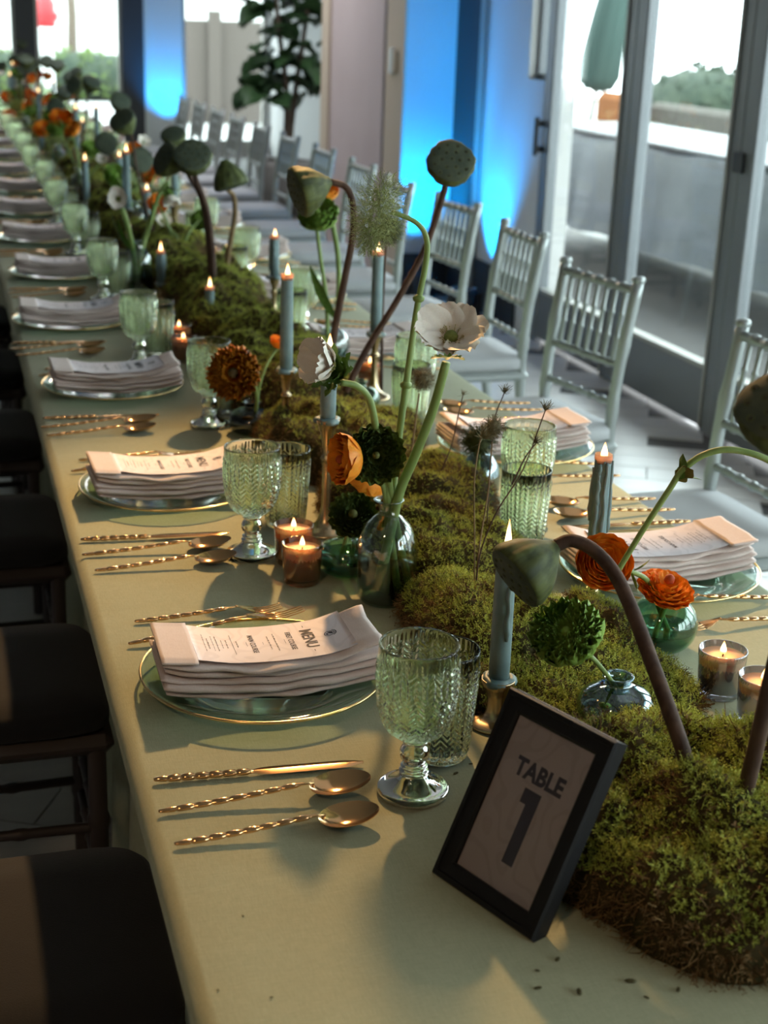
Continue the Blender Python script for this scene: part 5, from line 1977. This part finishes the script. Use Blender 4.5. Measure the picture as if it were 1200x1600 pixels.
for k, (lab, pp_, R_) in enumerate((
        ('thin dried stem leaning right across the tumbler', [(0.742, 1.900, 0.817), (0.748, 1.900, 0.877), (0.769, 1.900, 0.936), (0.806, 1.900, 0.999), (0.836, 1.900, 1.090)], .017),
        ('thin dried stem ending before the table edge', [(0.834, 2.100, 0.831), (0.834, 2.100, 0.909), (0.836, 2.100, 1.018), (0.850, 2.100, 1.066)], .016),
        ('thin dried stem with a small closed bud', [(0.821, 2.300, 0.876), (0.838, 2.300, 0.923), (0.847, 2.300, 0.975), (0.854, 2.300, 1.012)], .010),
        ('pale curved dried stem with a starry tuft', [(0.741, 1.900, 0.819), (0.743, 1.920, 0.901), (0.746, 1.940, 0.975), (0.755, 1.950, 1.032), (0.759, 1.950, 1.038)], .022),
        ('short side stem with a tuft before the tumbler', [(0.791, 1.900, 0.978), (0.809, 1.900, 1.019), (0.825, 1.900, 1.041)], .016))):
    r = flower('dried_seed_head', lab, 'flower', pp_, 'dried seed heads')
    stem_part(r, pp_, .0013, .0009, 'stem_brown' if k != 3 else 'stem_dry', n=6)
    tuft(r, pp_[-1], (.2, -.2, 1), R_, 'scabiosa', k)

# --- flowers in the mid-table bottle
pts = [(0.595, 4.720, 0.794), (0.589, 4.720, 0.888), (0.568, 4.700, 0.987), (0.552, 4.690, 1.035)]
r = flower('white_anemone', 'cream anemone facing us in the mid-table bottle', 'flower', pts, 'white anemones')
stem_part(r, pts, .009, .008, 'stem_green')
anemone(r, (0.540, 4.670, 1.066), (-.25, -.9, .25), .042, 3, 7, .55)
pts = [(0.598, 4.730, 0.793), (0.619, 4.730, 0.897), (0.660, 4.740, 1.019), (0.694, 4.750, 1.095), (0.712, 4.750, 1.107)]
r = flower('white_anemone', 'drooping cream anemone on an arched stem, mid-table', 'flower', pts, 'white anemones')
stem_part(r, pts, .009, .007, 'stem_green')
anemone(r, (0.714, 4.750, 1.072), (.15, -.4, -.9), .045, 5, 6, .8)
collar(r, (0.708, 4.750, 1.099), (.1, -.3, -.9), .05, 6, 8, None, 1.0)
for k, (a, b) in enumerate((((0.590, 4.700, 0.885), (-.7, -.1, .75)), ((0.598, 4.730, 0.880), (-.5, -.4, .55)), ((0.608, 4.740, 0.879), (.45, 0, .85)))):
    r = thing('long_leaf', ['long dark leaf leaning left from the mid-table bottle', 'lower long leaf of the mid-table bottle', 'long upright leaf right of the mid-table bottle'][k], 'leaf', a)
    link('blade', BLADE, r, M=axis_matrix((0, 0, 0), b) @ Matrix.Rotation(PI / 2, 4, 'X') @ Matrix.Scale((.16, .14, .22)[k], 4))

# ================================================================== the far part of the centrepiece
far = random.Random(77)


def far_head(kind):
    t = thing('far', '', 'flower')
    return t


FARP = {}


def far_flower(kind, base, tip, R, label):
    """smaller flowers down the table, heads of one joined mesh"""
    names = {'pod': 'lotus_pod', 'orange': 'ranunculus', 'white': 'white_anemone', 'green': 'ranunculus'}
    r = flower(names[kind], label, 'lotus pod' if kind == 'pod' else 'flower', [base], 'far centrepiece flowers')
    b, t = Vector(base), Vector(tip)
    mid = b.lerp(t, .5) + Vector((far.uniform(-.03, .03), far.uniform(-.03, .03), .02))
    stem_part(r, [b, mid, t], .006, .0045, 'stem_brown' if kind == 'pod' else 'stem_green', n=6)
    d = Vector((far.uniform(-.6, .3), far.uniform(-.9, -.2), far.uniform(.1, .8)))
    if kind == 'pod':
        lotus(r, t, d, R)
    elif kind == 'white':
        anemone(r, t, d, R, far.randint(0, 99), 6, .5)
    else:
        m = 'orange_petal' if kind == 'orange' else 'green_petal'
        ranunculus(r, t, d, R, m, 'orange_heart' if kind == 'orange' else 'green_petal', 3, .03 if kind == 'orange' else .09, 1.1, 6, far.randint(0, 99))
    return r


KINDW = {'pod': 'lotus pod', 'orange': 'orange ranunculus', 'white': 'white anemone', 'green': 'green ranunculus'}
cnt = {}
y = 5.15
step = 0
while y < 14.9:
    nth = ORD[step]
    cx = .74 + .05 * math.sin(step * 1.9)
    vx = cx + far.uniform(-.12, .12)
    vase('bottle_vase' if step % 2 else 'round_vase', (vx, y), BOTTLE if step % 2 else ROUND, 'vase_glass', 'blurred glass vase in the far centrepiece, %s beyond mid-table' % nth, .05, n=20)
    kinds = [('orange', 'white', 'green'), ('orange', 'green'), ('white', 'orange', 'orange')][step % 3]
    for kd in kinds:
        h = far.uniform(.16, .36)
        cnt[kd] = cnt.get(kd, 0) + 1
        far_flower(kd, (vx, y, TZ + .02), (vx + far.uniform(-.13, .13), y + far.uniform(-.12, .12), TZ + h), far.uniform(.03, .042), '%s far down the table, %s counted from the front' % (KINDW[kd], ORD[min(27, cnt[kd] - 1)]))
    for _ in range(2 if step % 2 else 1):
        cnt['pod'] = cnt.get('pod', 0) + 1
        bx_ = cx + far.uniform(-.12, .12)
        far_flower('pod', (bx_, y + .15, TZ + .06), (bx_ + far.uniform(-.10, .12), y + .15 + far.uniform(-.1, .1), TZ + far.uniform(.30, .52)), .05, 'dark lotus pod far down the table, %s counted from the front' % ORD[min(27, cnt['pod'] - 1)])
    sx = cx + (.13 if step % 2 else -.09)
    taper_candle((sx, y + .2), far.choice((.06, .14, .19)), far.uniform(.12, .2), 'blurred burning taper far down the table, %s beyond mid-table' % nth, seed=step + 30, drips=1, light=0, holder='low' if step % 3 else 'tall', fh=.034)
    votive((cx + (-.17 if step % 2 else .2), y + .05), 'small glowing votive far down the table, %s beyond mid-table' % nth, light=0)
    y += .62
    step += 1
